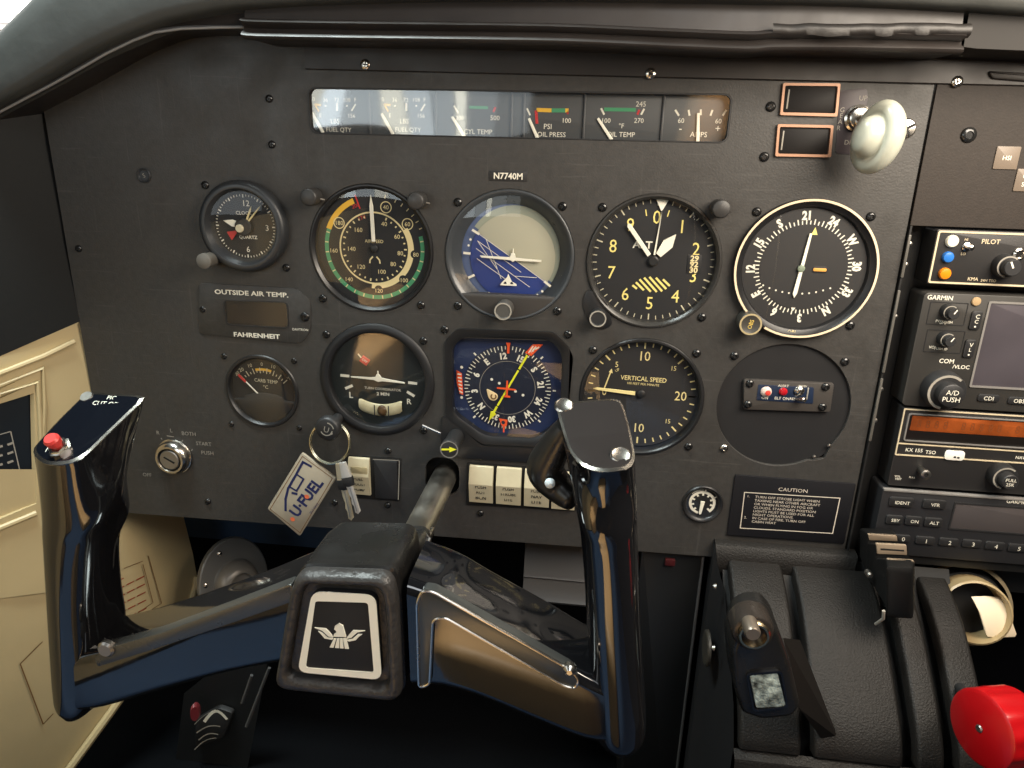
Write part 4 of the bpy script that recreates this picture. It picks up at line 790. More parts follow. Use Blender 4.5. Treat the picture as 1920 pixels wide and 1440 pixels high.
# ================================================================ rocker switches
ft = thing('switch_bank', 'row of ivory rocker switches under the heading indicator', 'switch panel', (*W(960, 905)[:2], 0))
M().slab(rpoly(wpx([(876, 866), (1082, 882), (1080, 958), (874, 946)]), 1), 0, .7, .2).build('switch_bezel', SLOT, ft)
def rocker(t, x0, x1, py0, py1, words, name='rocker'):
    a = W(x0 + 1, py0, 1); b = W(x1 - 1, py1, 1); xa, xb, u1, u0 = a[0], b[0], a[1], b[1]; um = u1 - (u1 - u0) * .46
    s_ = [[(xa, u0, .5), (xb, u0, .5), (xb, u0, 2.6), (xa, u0, 2.6)], [(xa, um, .5), (xb, um, .5), (xb, um, 5.4), (xa, um, 5.4)], [(xa, u1 - .6, .5), (xb, u1 - .6, .5), (xb, u1 - .6, 2.4), (xa, u1 - .6, 2.4)], [(xa + .2, u1, .5), (xb - .2, u1, .5), (xb - .2, u1, 1.8), (xa + .2, u1, 1.8)]]
    o = M().loft(s_, True, True, True).build(name, IVORY, t, ang=20); m = M()
    for k, (s2, z) in enumerate(words):
        f = .12 + .30 * k; uu = um - (um - u0) * f; m.text(s2, (xa + xb) / 2, uu, z, 5.4 - 2.8 * f + .12, 0, 1.0, .015)
    m.build('lettering', mat('print_ink', (.02, .017, .013), .6), o, False)
for i, (x0, x1, y0, y1, w) in enumerate(((880, 925.5, 871, 942, (('PUSH', 2.3), ('ROT', 2.2), ('BCN', 2.6))), (931, 977.5, 874, 946, (('PUSH', 2.3), ('STROBE', 2.1), ('LITE', 2.2))), (984, 1030, 878, 950, (('PUSH', 2.3), ('NAV', 2.6), ('LITE', 2.6))), (1036, 1078, 882, 955, (('PUSH', 2.3), ('LDG', 2.6), ('LITE', 2.6))))): rocker(ft, x0, x1, y0, y1, w)
f2 = thing('fuel_pump_switch', 'single ivory switch with taped label beside a black blank behind the keys', 'switch', (*W(700, 898)[:2], 0))
M().slab(rpoly(wpx([(648, 852), (752, 858), (750, 940), (646, 932)]), 1), 0, .5, .2).build('switch_bezel', SLOT, f2)
rocker(f2, 653, 697, 856, 927, (('FUEL', 2.2), ('BOOST', 2.0), ('PUMP', 2.2)))
a, b = W(702, 862, 1), W(747, 936, 1); M().box(a[0], b[0], b[1], a[1], .2, 2.2, .4, .5).build('blank_cap', BLK, f2)
m = M(); m.path(wpx([(700, 861), (749, 863)], 2), .6, 2.3); m.path(wpx([(749, 863), (747, 936)], 2), .6, 2.3); m.build('edge_lines', GREYT, f2, False)  # pale lines along the blank's top and right edges
x, u, _ = W(675, 885, 4); M().box(x - 6, x + 5.5, u - 1, u + 4, 4.3, 4.9, .15, .3).build('tape_label', mat('tape_tan', srgb(178, 166, 130), .4, var=.1), f2)
# ================================================================ ignition switch
t = thing('ignition_switch', 'chrome ignition key switch with its position lettering at lower left', 'switch', (*W(322, 862)[:2], 0))
x, u, _ = W(317, 863, 8); Z = 1.17; m = M().lathe(x, u, [(r * Z, h) for r, h in ((11.6, 0), (11.6, 1.5), (11.2, 2), (10.8, 2), (10.8, 5), (10.4, 6.4), (9.6, 7.4), (8.8, 8.2), (7.6, 8.2), (7.2, 7.2))], 44); m.build('collar', STEEL, t, ang=30)
M().lathe(x, u, [(7.25 * Z, 6.6), (6.4 * Z, 6.6)], 32, False).build('gap', SLOT, t); M().lathe(x, u, [(6.3 * Z, 6), (6.3 * Z, 7.6), (5.8 * Z, 8.1)], 32, True).build('key_barrel', DSTEEL, t)
M().slab([(x + a, u + b) for a, b in ((-4.2, 1.8), (-3.2, 2.6), (4.4, -1.4), (3.4, -2.6))], 7.9, 8.25, .05).build('key_slot', SLOT, t)
m = M()
for s_, a, b in (('R', 296, 811), ('L', 321, 807), ('BOTH', 354, 813), ('START', 382, 832), ('PUSH', 389, 849), ('OFF', 276, 890)): x, u, _ = W(a, b); m.text(s_, x, u, 2.8, .12)
for a, b, e, f in ((302, 821, 304, 824), (343, 825, 341, 828), (361, 842, 359, 845), (313, 817, 326, 819)): m.line(*W(a, b)[:2], *W(e, f)[:2], .6, .12)
m.build('lettering', GREYT, t, False)
# ================================================================ radios
R0 = 233.0
rk = thing('radio_rack', 'dark recessed rack edge between main panel and radios', 'rack', (R0, 0, 0))
ru0 = -136
M().loft([[(229.8, ku, -3), (229.8, ru0, -3)], [(230.5, ku, 1.6), (230.5, ru0, 1.6)], [(231.6, ku, 1.6), (231.6, ru0, 1.6)], [(232.2, ku, -16), (232.2, ru0, -16)], [(420, ku, -16), (420, ru0, -16)]], False).build('rack_shell', mat('rack_black', (.010, .010, .010), .5), rk, ang=30)
for y0, y1 in ((440, 520), (545, 700), (712, 830)):
    a, b = W(1700, y0, 2)[1], W(1680, y1, 2)[1]; M().box(230.2, 231.8, b, a, 1.5, 2.6, .3, .5).build('edge_strip', mat('strip_grey', (.10, .095, .085), .35), rk)
for y in (460, 500, 600, 740, 800): u = W(1712, y, 0)[1]; M().lathe(235.6, u, [(1.6, -8), (1.4, -7), (.4, -6.6)], 12, True).build('rack_screw', DSTEEL, rk)
RX = 430.0; FR = mat('frame_cream', srgb(205, 190, 160), .4); FACE = mat('radio_face', (.022, .021, .021), .45, bump=(1200, .15, .0002)); FACE2 = mat('gps_face', (.034, .032, .029), .5, bump=(1200, .15, .0002))
def faceplate(t, px0, py0, py1, material, d=4, name='faceplate', r=1.2, px0b=None):
    a = W(px0, py0, d); b = W(px0b or px0, py1, d); x0 = (a[0] + b[0]) / 2
    M().box(x0, RX, b[1], a[1], -14, d, .5, r).build(name, material, t); return x0, a[1], b[1]
def rtext(t, items, d, material=WHITE, rot=0, name='lettering'):
    m = M()
    for s_, px, py, z in items: x, u, _ = W(px, py, d); m.text(s_, x, u, z, d + .08, rot, 1, .01)
    return m.build(name, material, t, False)
def dot(t, px, py, r, d, h, material, name='button'):
    x, u, _ = W(px, py, d + h); return M().lathe(x, u, [(r, d - .3), (r, d + h * .5), (r * .85, d + h * .85), (r * .4, d + h)], 20, True).build(name, material, t)
def rknob(t, tip, base, r, h, d, material, mark=None, label=None, r2=None):
    x, u, _ = W(*tip, d + h); m = M()
    r2 = r2 or r; m.lathe(x, u, [(r2 * 1.05, d - .2), (r2, d + h * .5), (r2 * .96, d + h * .55), (r, d + h * .56), (r, d + h - .5), (r * .9, d + h), (r * .1, d + h)], 30, True); k = m.build('knob', material, t, ang=40)
    M().ring(x, u, r2 * .82, r2 * .95, d + h * .57, 190, 400).build('rim_glint', GREYT, k, False) if r2 > r else None
    if mark is not None: M().tick(x, u, 0, r * .85, mark, r * .2, d + h + .08).build('pointer', WHITE, k, False)
    if label:
        m = M()
        for j, s_ in enumerate(label): m.text(s_, x, u + (len(label) - 1) * r * .3 - j * r * .6, r * .42, d + h + .08)
        m.build('lettering', WHITE, k, False)
    return k
t = thing('audio_panel', 'audio selector panel with white, blue and orange lamps at top of the radios', 'radio', (300, W(1750, 480)[1], 0), 'radio stack')
d = 3; x0, u1, u0 = faceplate(t, 1757, 430, 532, FACE, d, px0b=1738)
M().frame(rr(x0 + .6, RX - 1, u0 + .6, u1 - .6, 1.2), rr(x0 + 1.6, RX - 2, u0 + 1.6, u1 - 1.6, .8), d - .1, d + .35).build('cream_border', FR, t)
dot(t, 1788, 453, 3.5, d, 2.6, mat('lamp_white', srgb(222, 216, 196), .3, emit=.15), 'white_lamp'); dot(t, 1780, 483, 3.2, d, 2.6, mat('lamp_blue', srgb(45, 110, 190), .25), 'blue_lamp'); dot(t, 1774, 514, 3.4, d, 2.6, mat('lamp_orange', srgb(225, 130, 25), .25), 'orange_lamp')
p, q = W(1812, 463, d), W(1823, 465, d + 6); x, u, _ = W(1812, 463, d); M().lathe(x, u, [(2.6, d - .1), (2.6, d + .9), (1.6, d + 1.4)], 18, True).build('toggle_nut', STEEL, t); M().lathe3(p, q, [(.9, 0), (1.2, .8), (1.6, .93), (.8, 1)], 12, True, True).build('toggle', STEEL, t)
rknob(t, (1900, 503), None, 4.6, 11, d, BLK, -28, None, 6.4); x, u, _ = W(1913, 477, d + 2); M().lathe(x, u, [(3.4, d), (3.4, d + 1.4), (2.4, d + 2), (2, d + 1)], 18, True).build('jack_ring', STEEL, t)
rtext(t, (('PILOT', 1858, 453, 2.6), ('HI', 1812, 449, 1.4), ('LO', 1806, 476, 1.4), ('KMA', 1824, 523, 1.9), ('24H TSO', 1853, 526, 1.5)), d, FR)
t = thing('gps_navigator', 'gps radio with dark screen, knobs and side buttons below the audio panel', 'radio', (300, W(1730, 650)[1], 0), 'radio stack')
d = 5; x0, u1, u0 = faceplate(t, 1732, 548, 760, FACE2, d, r=3, px0b=1692)
so = [W(1852, 566, d)[0], RX - 4]; su = (W(1850, 568, d)[1], W(1822, 722, d)[1]); sx0 = W(1838, 650, d)[0]
M().frame(rr(sx0 - 1.2, RX - 3, su[1] - 1.2, su[0] + 1.2, 1), rr(sx0, RX - 4, su[1], su[0], .6), d - .1, d + .7).build('screen_bezel', mat('trim_grey', 0), t)
M().box(sx0, RX - 4, su[1], su[0], d - .05, d + .2, .05, .5).build('screen', mat('screen_lilac_sheen', (.070, .062, .072), .3, var=.25, varscale=18), t)  # reflection painted in: lilac-grey base colour with soft mottling
dot(t, 1832, 566, 2.6, d, 1.4, mat('sensor_tan', srgb(170, 145, 110), .35), 'light_sensor')
for px, py in ((1789, 589), (1783, 641)):
    rknob(t, (px, py), None, 3.2, 9, d, BLK, 30, None, 4.2)
    a = W(px - 44, py - 24, d); b = W(px + 18, py + 22, d); M().frame(rr(a[0], b[0], b[1], a[1], .6), rr(a[0] + .4, b[0] - .4, b[1] + .4, a[1] - .4, .5), d - .1, d + .3).build('knob_recess', BLK, t)
for s_, px, py in (('C', 1830, 601), ('V', 1818, 654)):
    x, u, _ = W(px, py, d + 1); k = M().box(x - 3.0, x + 3.0, u - 5.6, u + 5.6, d - .3, d + 1.2, .5, 1.4).build('soft_button', BLK, t)
    M().text(s_, x + .4, u + 2.4, 2.4, d + 1.3).text('C' if s_ == 'C' else 'L', x + .3, u - .6, 2.2, d + 1.3).text('•', x + .1, u - 3.6, 3, d + 1.3).build('lettering', WHITE, k, False)
rknob(t, (1785, 743), None, 7.0, 15, d, BLK, None, ('A/D', 'PUSH'), 11.4)
for s_, px, py in (('CDI', 1854, 747), ('OBS', 1911, 752)): x, u, _ = W(px, py, d + 1); k = M().box(x - 6.2, x + 6.2, u - 2.4, u + 2.4, d - .3, d + 1, .5, 1.6).build('soft_button', BLK, t); M().text(s_, x, u, 2.4, d + 1.1).build('lettering', WHITE, k, False)
rtext(t, (('GARMIN', 1763, 558, 2.6), ('PWR', 1762, 602, 1.5), ('VOL', 1768, 607, 1.5), ('PUSH', 1778, 604, 1.4), ('VOL', 1749, 651, 1.6), ('PUSH ID', 1764, 654, 1.4), ('COM', 1775, 677, 2.6), ('/VLOC', 1802, 688, 2.3)), d)
t = thing('nav_com_radio', 'nav com radio with unlit amber display and a white sticker', 'radio', (300, W(1690, 830)[1], 0), 'radio stack')
d = 4; x0, u1, u0 = faceplate(t, 1690, 764, 910, FACE, d, px0b=1668)
um = W(1680, 853, d)[1]; ul = W(1684, 831, d)[1]
M().frame(rr(x0 + .4, RX - 1, um, u1 - .4, .6), rr(x0 + 1.2, RX - 2, um + .8, u1 - 1.2, .4), d - .1, d + .5).build('cream_border', FR, t)
M().box(x0 + 1.2, RX - 2, ul - .4, ul + .4, d - .1, d + .45, .05, .1).build('border_line', FR, t)
da, db = W(1703, 774, d), W(1697, 826, d); x1 = W(1700, 790, d)[0]; M().frame(rr(x1, RX - 4, db[1], da[1], 1.6), rr(x1 + .8, RX - 5, db[1] + .7, da[1] - .7, 1.2), d - .1, d + 1).build('display_bezel', mat('trim_grey', 0), t)
M().box(x1 + .8, RX - 5, db[1] + .7, da[1] - .7, d - .2, d + .1, .05, 1).build('display_backing', mat('display_black', (.010, .008, .007), .35), t)
dl = W(1700, 806, d)[1]; M().box(x1 + 2.6, RX - 6, dl, da[1] - 1.6, d + .05, d + .35, .05, .4).build('amber_display', mat('display_amber', (.26, .060, .013), .25, var=.35, varscale=70), t)
m = M(); uu = (dl + da[1] - 1.6) / 2
for k in range(16): m.text('8' if k % 6 != 4 else '.', x1 + 7.4 + k * 5.2, uu, 5.0, d + .42, 0, .8)
m.build('unlit_digits', mat('digit_amber', (.17, .045, .012), .4), t, False)
rtext(t, (('USE', 1738, 816, 1.9), ('STBY', 1857, 824, 2.0), ('KX 155', 1714, 844, 2.3), ('TSO', 1745, 848, 2.3), ('VOL', 1683, 893, 1.3), ('PULL', 1710, 895, 1.2), ('TEST', 1684, 898, 1.3), ('NAV', 1913, 858, 1.9)), d)
x, u, _ = W(1790, 854, d + .8); k = M().box(x - 5.8, x + 5.8, u - 3.2, u + 3.2, d + .3, d + 1.2, .3, 2).build('white_sticker', mat('sticker_white', srgb(240, 238, 230), .4), t); M().box(x - .6, x + .9, u - 1.6, u - .4, d + 1.2, d + 1.3, .02, .4).build('sticker_mark', SLOT, k); M().box(x + 1.4, x + 3, u - 1.8, u - .6, d + 1.2, d + 1.3, .02, .4).build('sticker_mark', SLOT, k)
x, u, _ = W(1737, 891, d + 9); M().lathe(x, u, [(2.2, d), (2.2, d + 6), (3.0, d + 6.5), (3.0, d + 8.6), (2.4, d + 9), (1.3, d + 9)], 24, False).build('volume_knob', DSTEEL, t); M().disc(x, u, 1.5, d + 8.6, 16).build('knob_hole', SLOT, t, False)
rknob(t, (1895, 905), None, 4.8, 13, d, BLK, None, ('PULL', '25K'), 7.6)
t = thing('transponder', 'transponder with keypad and grey screen at bottom of the radios', 'radio', (300, W(1660, 980)[1], 0), 'radio stack')
d = 6; x0, u1, u0 = faceplate(t, 1656, 917, 1036, mat('xpdr_face', (.022, .022, .024), .42), d, r=1.6, px0b=1632)
M().box(x0 + .4, RX, u1 - 1.2, u1 + .4, d - 2, d + .6, .4, .5).build('top_lip', mat('trim_grey', 0), t)
for s_, px, py, w, h in (('IDENT', 1690, 942, 7.4, 3.4), ('VFR', 1752, 946, 7.0, 3.2), ('SBY', 1677, 975, 5.2, 3.2), ('ON', 1713, 977, 5.2, 3.2), ('ALT', 1750, 980, 5.4, 3.2), ('0', 1692, 1010, 5.0, 2.6), ('1', 1735, 1014, 6, 2.8), ('2', 1779, 1017, 6, 2.8), ('3', 1823, 1020, 6, 2.8), ('4', 1866, 1024, 6, 2.8), ('5', 1909, 1028, 6, 2.8)):
    x, u, _ = W(px, py, d + 1); k = M().box(x - w, x + w, u - h, u + h, d - .3, d + 1.2, .6, 1.4).build('key', BLK, t); M().text(s_, x + .6, u - .2, 2.2 if len(s_) > 1 else 2.8, d + 1.28).build('lettering', WHITE, k, False)
sa, sb = W(1792, 944, d), W(1788, 990, d); M().frame(rr(sa[0] - 1, RX - 4, sb[1] - 1, sa[1] + 1, .6), rr(sa[0], RX - 5, sb[1], sa[1], .4), d - .1, d + .5).build('screen_bezel', BLK, t); M().box(sa[0], RX - 5, sb[1], sa[1], d - .05, d + .2, .05, .3).build('screen', mat('screen_grey', (.075, .066, .066), .18), t)
rtext(t, (('GARMIN', 1908, 941, 2.4),), d)
M().box(x0 - 1, RX, W(1650, 1052, 3)[1], u0 - .6, -14, 3, .5, .5).build('lower_rail', mat('rack_black', 0), rk)
# ================================================================ control wheel
yk = thing('yoke', 'glossy black ram horn control wheel with eagle badge on the hub', 'control wheel', (SHAFT[0], SHAFT[1], 170))
M().lathe(*SHAFT, [(8.6, -60), (8.6, 60), (8.4, 84), (9.6, 88), (9.6, 122)], 40, True).build('shaft', BRUSH, yk)
M().box(SHAFT[0] + 4.5, SHAFT[0] + 9.8, SHAFT[1] - 3, SHAFT[1] + 3, 70, 118, .6, 1).build('shaft_key', STEEL, yk)
M().lathe(SHAFT[0], SHAFT[1] + 2, [(30, -14), (2, -13.9)], 30).build('shaft_seal', SLOT, yk)
def resamp(pts, n=44):        # closed 3D ring resampled by length, starting left-most
    pts = [Vector(p) for p in pts]; k0 = min(range(len(pts)), key=lambda i: pts[i][0] + .001 * pts[i][2]); pts = pts[k0:] + pts[:k0]
    a = sum(pts[i][0] * pts[(i + 1) % len(pts)][2] - pts[(i + 1) % len(pts)][0] * pts[i][2] for i in range(len(pts)))
    if a < 0: pts = [pts[0]] + pts[:0:-1]
    seg = [(pts[(i + 1) % len(pts)] - pts[i]).length for i in range(len(pts))]; tot = sum(seg); out = []; i = 0; acc = 0
    for k in range(n):
        s_ = tot * k / n
        while acc + seg[i] < s_: acc += seg[i]; i += 1
        out.append(tuple(pts[i].lerp(pts[(i + 1) % len(pts)], (s_ - acc) / (seg[i] or 1))))
    return out
def grip(plate_px, dfun, rows, back, inner, groove):
    pl = rpoly(plate_px, 16, 4); top = resamp([W(p[0], p[1], dfun(p[1])) for p in pl])
    secs = [top]
    for i, (y, xl, xr, dep) in enumerate(rows):
        a, b = W(xl, y, 178), W(xr, y, 178); u = a[1] * .5 + b[1] * .5
        x0, x1 = a[0], b[0]; ring_ = [((x0 + x1) / 2 + (x1 - x0) / 2 * math.copysign(abs(math.sin(2 * math.pi * k / 48)) ** .82, math.sin(2 * math.pi * k / 48)), (back + dep + 184.5 - dep * .4) / 2 + (184.5 - dep * 1.4 - back) / 2 * math.copysign(abs(math.cos(2 * math.pi * k / 48)) ** .82, math.cos(2 * math.pi * k / 48))) for k in range(48)]; ring_ = [(p[0], u + (dfun.s * (.5 if i == 0 else .15) if i < 2 else 0) * (p[1] - 165), p[1]) for p in ring_]
        if groove:
            ring_ = [(p[0] + (1.9 * math.sin(y * .058) * (inner) if (p[2] < 160 and (p[0] - (x0 + x1) / 2) * inner > 0) else 0), p[1], p[2]) for p in ring_]
        secs.append(resamp(ring_))
    fine = crom(secs, 7)
    M().loft(fine, True, False, True).build('grip', GLOSS, yk, ang=70)
    n = Vector((0, .82, .57)); lift = lambda p, k: (p[0] + n[0] * k, p[1] + n[1] * k, p[2] + n[2] * k)
    cen = [sum(p[i] for p in top) / len(top) for i in range(3)]; ins = [tuple(p[i] + (cen[i] - p[i]) * .07 for i in range(3)) for p in top]
    M().loft([[lift(p, -.4) for p in top], [lift(p, .6) for p in top], [lift(p, 1.2) for p in ins]], True, False, False).build('plate_rim', STEEL, yk, ang=20)
    return M().poly3([lift(p, 1.15) for p in ins]).build('switch_plate', mat('plate_plum_black', (.016, .0135, .013), .6, spec=.1, var=.06) if inner < 0 else mat('plate_navy_black', (.004, .005, .008), .14, spec=.3), yk, False), lift
class DF:
    def __init__(s, y0, d0, y1, d1): s.a = (y0, d0, y1, d1); s.s = -.7
    def __call__(s, y): y0, d0, y1, d1 = s.a; return d0 + (y - y0) * (d1 - d0) / (y1 - y0)
dL = DF(873, 184, 740, 140); dR = DF(885, 186, 748, 142)
pL, liftL = grip([(58, 848), (84, 874), (132, 872), (163, 856), (192, 826), (278, 744), (164, 737), (108, 792)], dL, [(940, 63, 190, 0), (1005, 70, 178, 0), (1060, 76, 171, 0), (1140, 82, 168, 0), (1220, 87, 172, 0), (1290, 92, 176, 0), (1326, 98, 172, 2), (1343, 116, 158, 7)], 145, 1, True)
pR, liftR = grip([(1041, 757), (1052, 800), (1068, 850), (1092, 878), (1130, 888), (1180, 882), (1192, 862), (1180, 800), (1164, 748)], dR, [(946, 1073, 1197, 0), (1020, 1085, 1199, 0), (1100, 1092, 1202, 0), (1200, 1098, 1206, 0), (1300, 1104, 1212, 0), (1370, 1108, 1215, 0), (1396, 1114, 1212, 2), (1409, 1134, 1196, 7)], 142, -1, False)
# left plate hardware
q = W(118, 845, dL(845)); nut = M().lathe3(liftL(q, .8), liftL(q, 5), [(5.2, 0), (5.2, .5), (4.2, .55), (4.2, 1)], 6, False, True).build('switch_nut', STEEL, yk, ang=20)
M().lathe3(liftL(q, 4.5), liftL(q, 10.5), [(2.2, 0), (2.2, .3), (3.2, .35), (3.4, .8), (2.6, 1)], 20, False, True).build('red_button', mat('button_red', srgb(205, 62, 58), .4), yk)
q = W(128, 855, dL(855)); M().lathe3(liftL(q, 1), liftL(q, 2), [(2.8, 0), (2.4, 1)], 16, False, True).build('plate_screw', DSTEEL, yk)
q = W(165, 747, dL(747)); M().lathe3(liftL(q, 1), liftL(q, 2), [(3.2, 0), (2.8, 1)], 16, False, True).build('plate_screw', DSTEEL, yk)
m = M()
def ptext(m, s_, px, py, z, df, lift):      # lettering lying in the slanted plate
    c0 = Vector(lift(W(px, py, df(py)), 1.5)); g_ = M().text(s_, 0, 0, z, 0); ex_ = Vector((1, 0, 0)); ey_ = Vector((0, .57, -.82))
    m.add([tuple(c0 + ex_ * p[0] + ey_ * p[1]) for p in g_.v], g_.f)
ptext(m, 'PIC', 212, 749, 2.2, dL, liftL); ptext(m, 'CUT OFF', 202, 760, 2.4, dL, liftL); ptext(m, 'MIC', 101, 847, 2.4, dL, liftL); m.build('lettering', WHITE, yk, False)
for px, py in ((1057, 764), (1163, 858)):
    q = W(px, py, dR(py)); M().lathe3(liftR(q, .9), liftR(q, 2.4), [(4.2, 0), (4.2, .5), (3.4, 1), (2.4, .8)], 24, False, True).build('plate_screw', STEEL, yk)
# finger hook behind the right grip
hk = [W(1062, 800, 150), W(1036, 845, 146), W(1022, 880, 144), W(1046, 912, 144), W(1076, 940, 150)]
hk = [p[0] for p in crom([[p] for p in hk], 5)]
M().tube(hk, [4 + 4.6 * math.sin(math.pi * (k + 1.5) / (len(hk) + 2)) for k in range(len(hk))], 20).build('finger_hook', GLOSS2, yk, ang=70)
q = W(1031, 905, 153); M().lathe3(q, (q[0] + .4, q[1], q[2] + 2.4), [(2.4, 0), (2.2, .6), (.8, 1)], 16, False, True).build('hook_highlight', mat('highlight_white', srgb(225, 235, 240), .3), yk)  # white bump stands in for the specular highlight on the hook
# arms
def arm(st, back, df=183):
    secs = []
    for (xt, yt, xb, yb) in st:
        a, b = W(xt, yt, df), W(xb, yb, df); x = (a[0] + b[0]) / 2
        secs.append([(a[0] if p[1] > (a[1] + b[1]) / 2 else b[0], p[1], p[0]) for p in rr(back, df, b[1], a[1], 6, 5)])
    return M().loft(crom(secs, 4), True, True, True).build('arm', GLOSS, yk, ang=70)
arm([(120, 1236, 128, 1342), (190, 1224, 190, 1334), (300, 1192, 300, 1302), (430, 1148, 430, 1268), (560, 1096, 560, 1244)], 146)
arm([(762, 1094, 770, 1292), (830, 1120, 832, 1296), (900, 1160, 905, 1318), (1000, 1214, 1005, 1360), (1095, 1270, 1098, 1396), (1160, 1300, 1160, 1402)], 142)
SAT = mat('satin_graphite', (.10, .098, .09), .30, metal=.6, rvar=.08)
M().slab(rpoly(wpx([(176, 1236), (192, 1216), (300, 1186), (430, 1138), (549, 1092), (549, 1128), (430, 1170), (300, 1214), (184, 1250)], 184), 3), 178, 184.6, .8).build('arm_inlay', SAT, yk)
q = W(200, 1216, 184.6); M().lathe(q[0], q[1], [(4.2, 183), (4.2, 185.4), (3.2, 186.4)], 20, True).build('arm_screw', DSTEEL, yk)
band = wpx([(786, 1288), (782, 1128), (792, 1106), (812, 1108), (1072, 1256), (1086, 1274), (1078, 1290), (1056, 1284), (834, 1156), (812, 1160), (806, 1282)], 184)
bo = rpoly(band, 5); M().slab(bo, 178, 184.4, .6).build('arm_inlay', mat('band_grey', (.075, .078, .075), .25, metal=.5), yk)
M().tube([(p[0], p[1], 184.4) for p in bo], .7, 8, True).build('inlay_rim', STEEL, yk)
q = W(1068, 1256, 186); M().lathe(q[0], q[1], [(3.0, 184), (2.8, 186.5), (1.2, 188)], 16, True).build('arm_screw', STEEL, yk)
# hub
hub_px = [(560, 1079), (727, 1085), (739, 1130), (748, 1316), (515, 1291), (545, 1110)]
ho = rpoly(wpx(hub_px, 189), 7, 5); hb_ = [(p[0] * .97 + .03 * -55, p[1]) for p in ho]
hc = (sum(p[0] for p in ho) / len(ho), sum(p[1] for p in ho) / len(ho))
sc = lambda o, k, dx=0, du=0: [(hc[0] + (p[0] - hc[0]) * k + dx, hc[1] + (p[1] - hc[1]) * k + du) for p in o]
M().loft([[(*p, z) for p in sc(ho, k)] for k, z in ((.97, 140), (1.04, 150), (1.05, 172), (1.03, 176), (1.05, 178), (1.05, 181), (1.0, 182))], True, False, False).build('hub_body', GLOSS2, yk, ang=50)
M().loft([[(*p, z) for p in sc(ho, k)] for k, z in ((.99, 181), (1.03, 183), (1.035, 185.5), (1.01, 188.4), (.96, 190), (.90, 190.2), (.85, 189.2), (.82, 187.2), (.81, 185.5))], True, False, True).build('padded_rim', LEATH, yk, ang=60)
bw_o = rpoly(wpx([(585, 1109), (704, 1116), (716, 1275), (558, 1260)], 189.2), 5, 5); bw_i = rpoly(wpx([(591, 1127), (690, 1130), (701, 1261), (573, 1252)], 189.2), 1.6, 5)
bd = M().slab(bw_o, 185, 188.8, .4).build('badge', mat('badge_black', (.012, .012, .013), .55, spec=.3), yk)
M().frame(bw_o, bw_i, 188.7, 189.3).build('badge_border', mat('badge_cream', srgb(248, 246, 230), .45), yk)
ZB = lambda pts: [W(460 + p[0] / 3.6, 960 + p[1] / 3.6, 189)[:2] for p in pts]
m = M()
for pts in (((612, 800), (600, 790), (606, 768), (634, 750), (660, 764), (670, 800), (682, 842), (592, 840), (600, 822), (616, 812)),
            ((468, 778), (545, 786), (566, 806), (588, 832), (592, 846), (560, 838), (520, 800)), ((492, 802), (520, 812), (556, 846), (596, 850), (588, 862), (536, 852), (512, 824)),
            ((810, 799), (728, 797), (706, 820), (688, 842), (684, 856), (718, 846), (756, 812)), ((790, 824), (760, 824), (724, 856), (684, 862), (700, 873), (746, 864), (768, 840)),
            ((598, 852), (616, 852), (596, 914), (570, 911)), ((620, 852), (636, 852), (634, 917), (606, 914)), ((640, 852), (656, 852), (664, 919), (640, 917)), ((660, 852), (682, 850), (699, 922), (672, 920))): m.slab(ZB(pts), 188.7, 189.35, .12, 1)
m.build('eagle_emblem', mat('badge_cream', 0), yk)
# boot between hub and shaft
bs = []
for k, z, f in ((.52, 92, 1), (.70, 94, 1), (.80, 98, 1), (.84, 108, .9), (.88, 122, .75), (.94, 140, .45), (1.0, 156, .15), (1.02, 168, 0)): bs.append([(*p, z) for p in sc(ho, k, (-50 - hc[0]) * f, (-77 - hc[1]) * f)])
M().loft(bs, True, True, False).build('hub_boot', mat('boot_black', (.018, .018, .018), .3, rvar=.1, bump=(50, .2, .002)), yk, ang=60)
M().tube([W(796, 1000, 106), W(805, 1010, 106), W(782, 1082, 138), W(770, 1080, 140)], .8, 8).build('boot_edge', mat('trim_grey', 0), yk)
# ================================================================ keys
kk = W(612, 806, 24)
t = thing('round_knob', 'round black push knob with a worn silver emblem carrying the key ring', 'knob', (kk[0], kk[1], 0))
M().lathe(kk[0], kk[1], [(3.6, 0), (3.6, 16), (7.4, 17), (8.4, 18), (8.4, 22.4), (7.6, 23.6), (6.8, 24)], 32, True).build('knob_body', BLK, t)
m = M(); m.ring(kk[0], kk[1], 3.6, 4.3, 24.1, 100, 250); m.ring(kk[0], kk[1], 4.6, 5.4, 24.1, 10, 80); m.text('U', kk[0], kk[1] + .2, 4, 24.12, -15); m.disc(kk[0] + 3.4, kk[1] - 2.4, .8, 24.15, 10); m.build('emblem', GREYT, t, False)
t = thing('key_ring', 'split steel key ring hanging from the round black knob', 'key ring', W(618, 828, 14))
rc = Vector(W(619, 829, 15)); pts = [tuple(rc + Vector((13.8 * math.cos(2 * math.pi * k / 40), 14.0 * math.sin(2 * math.pi * k / 40), 3.2 * math.sin(2 * math.pi * k / 40) * -1))) for k in range(40)]
M().tube(pts, .95, 8, True).build('ring', mat('ring_brass', (.66, .62, .46), .25, metal=1), t); M().tube([(p[0] * 1 + .2, p[1], p[2] + 1.5) for p in pts], .7, 8, True).build('ring_turn', mat('ring_brass', 0), t)
t = thing('fuel_key_tag', 'beige U-FUEL key tag with a blue nozzle drawing', 'key tag', W(565, 930, 18))
tg = [(565.5, 849), (630, 897), (562, 1005.5), (501, 954)]; M().slab(rpoly(wpx(tg, 19), 1.2, 2), 17, 19, .4).build('tag_body', mat('tag_beige', srgb(158, 149, 132), .45, var=.06, varscale=120), t)
tz = lambda a, b: W(460 + a / 4.5, 740 + b / 4.5, 19)[:2]
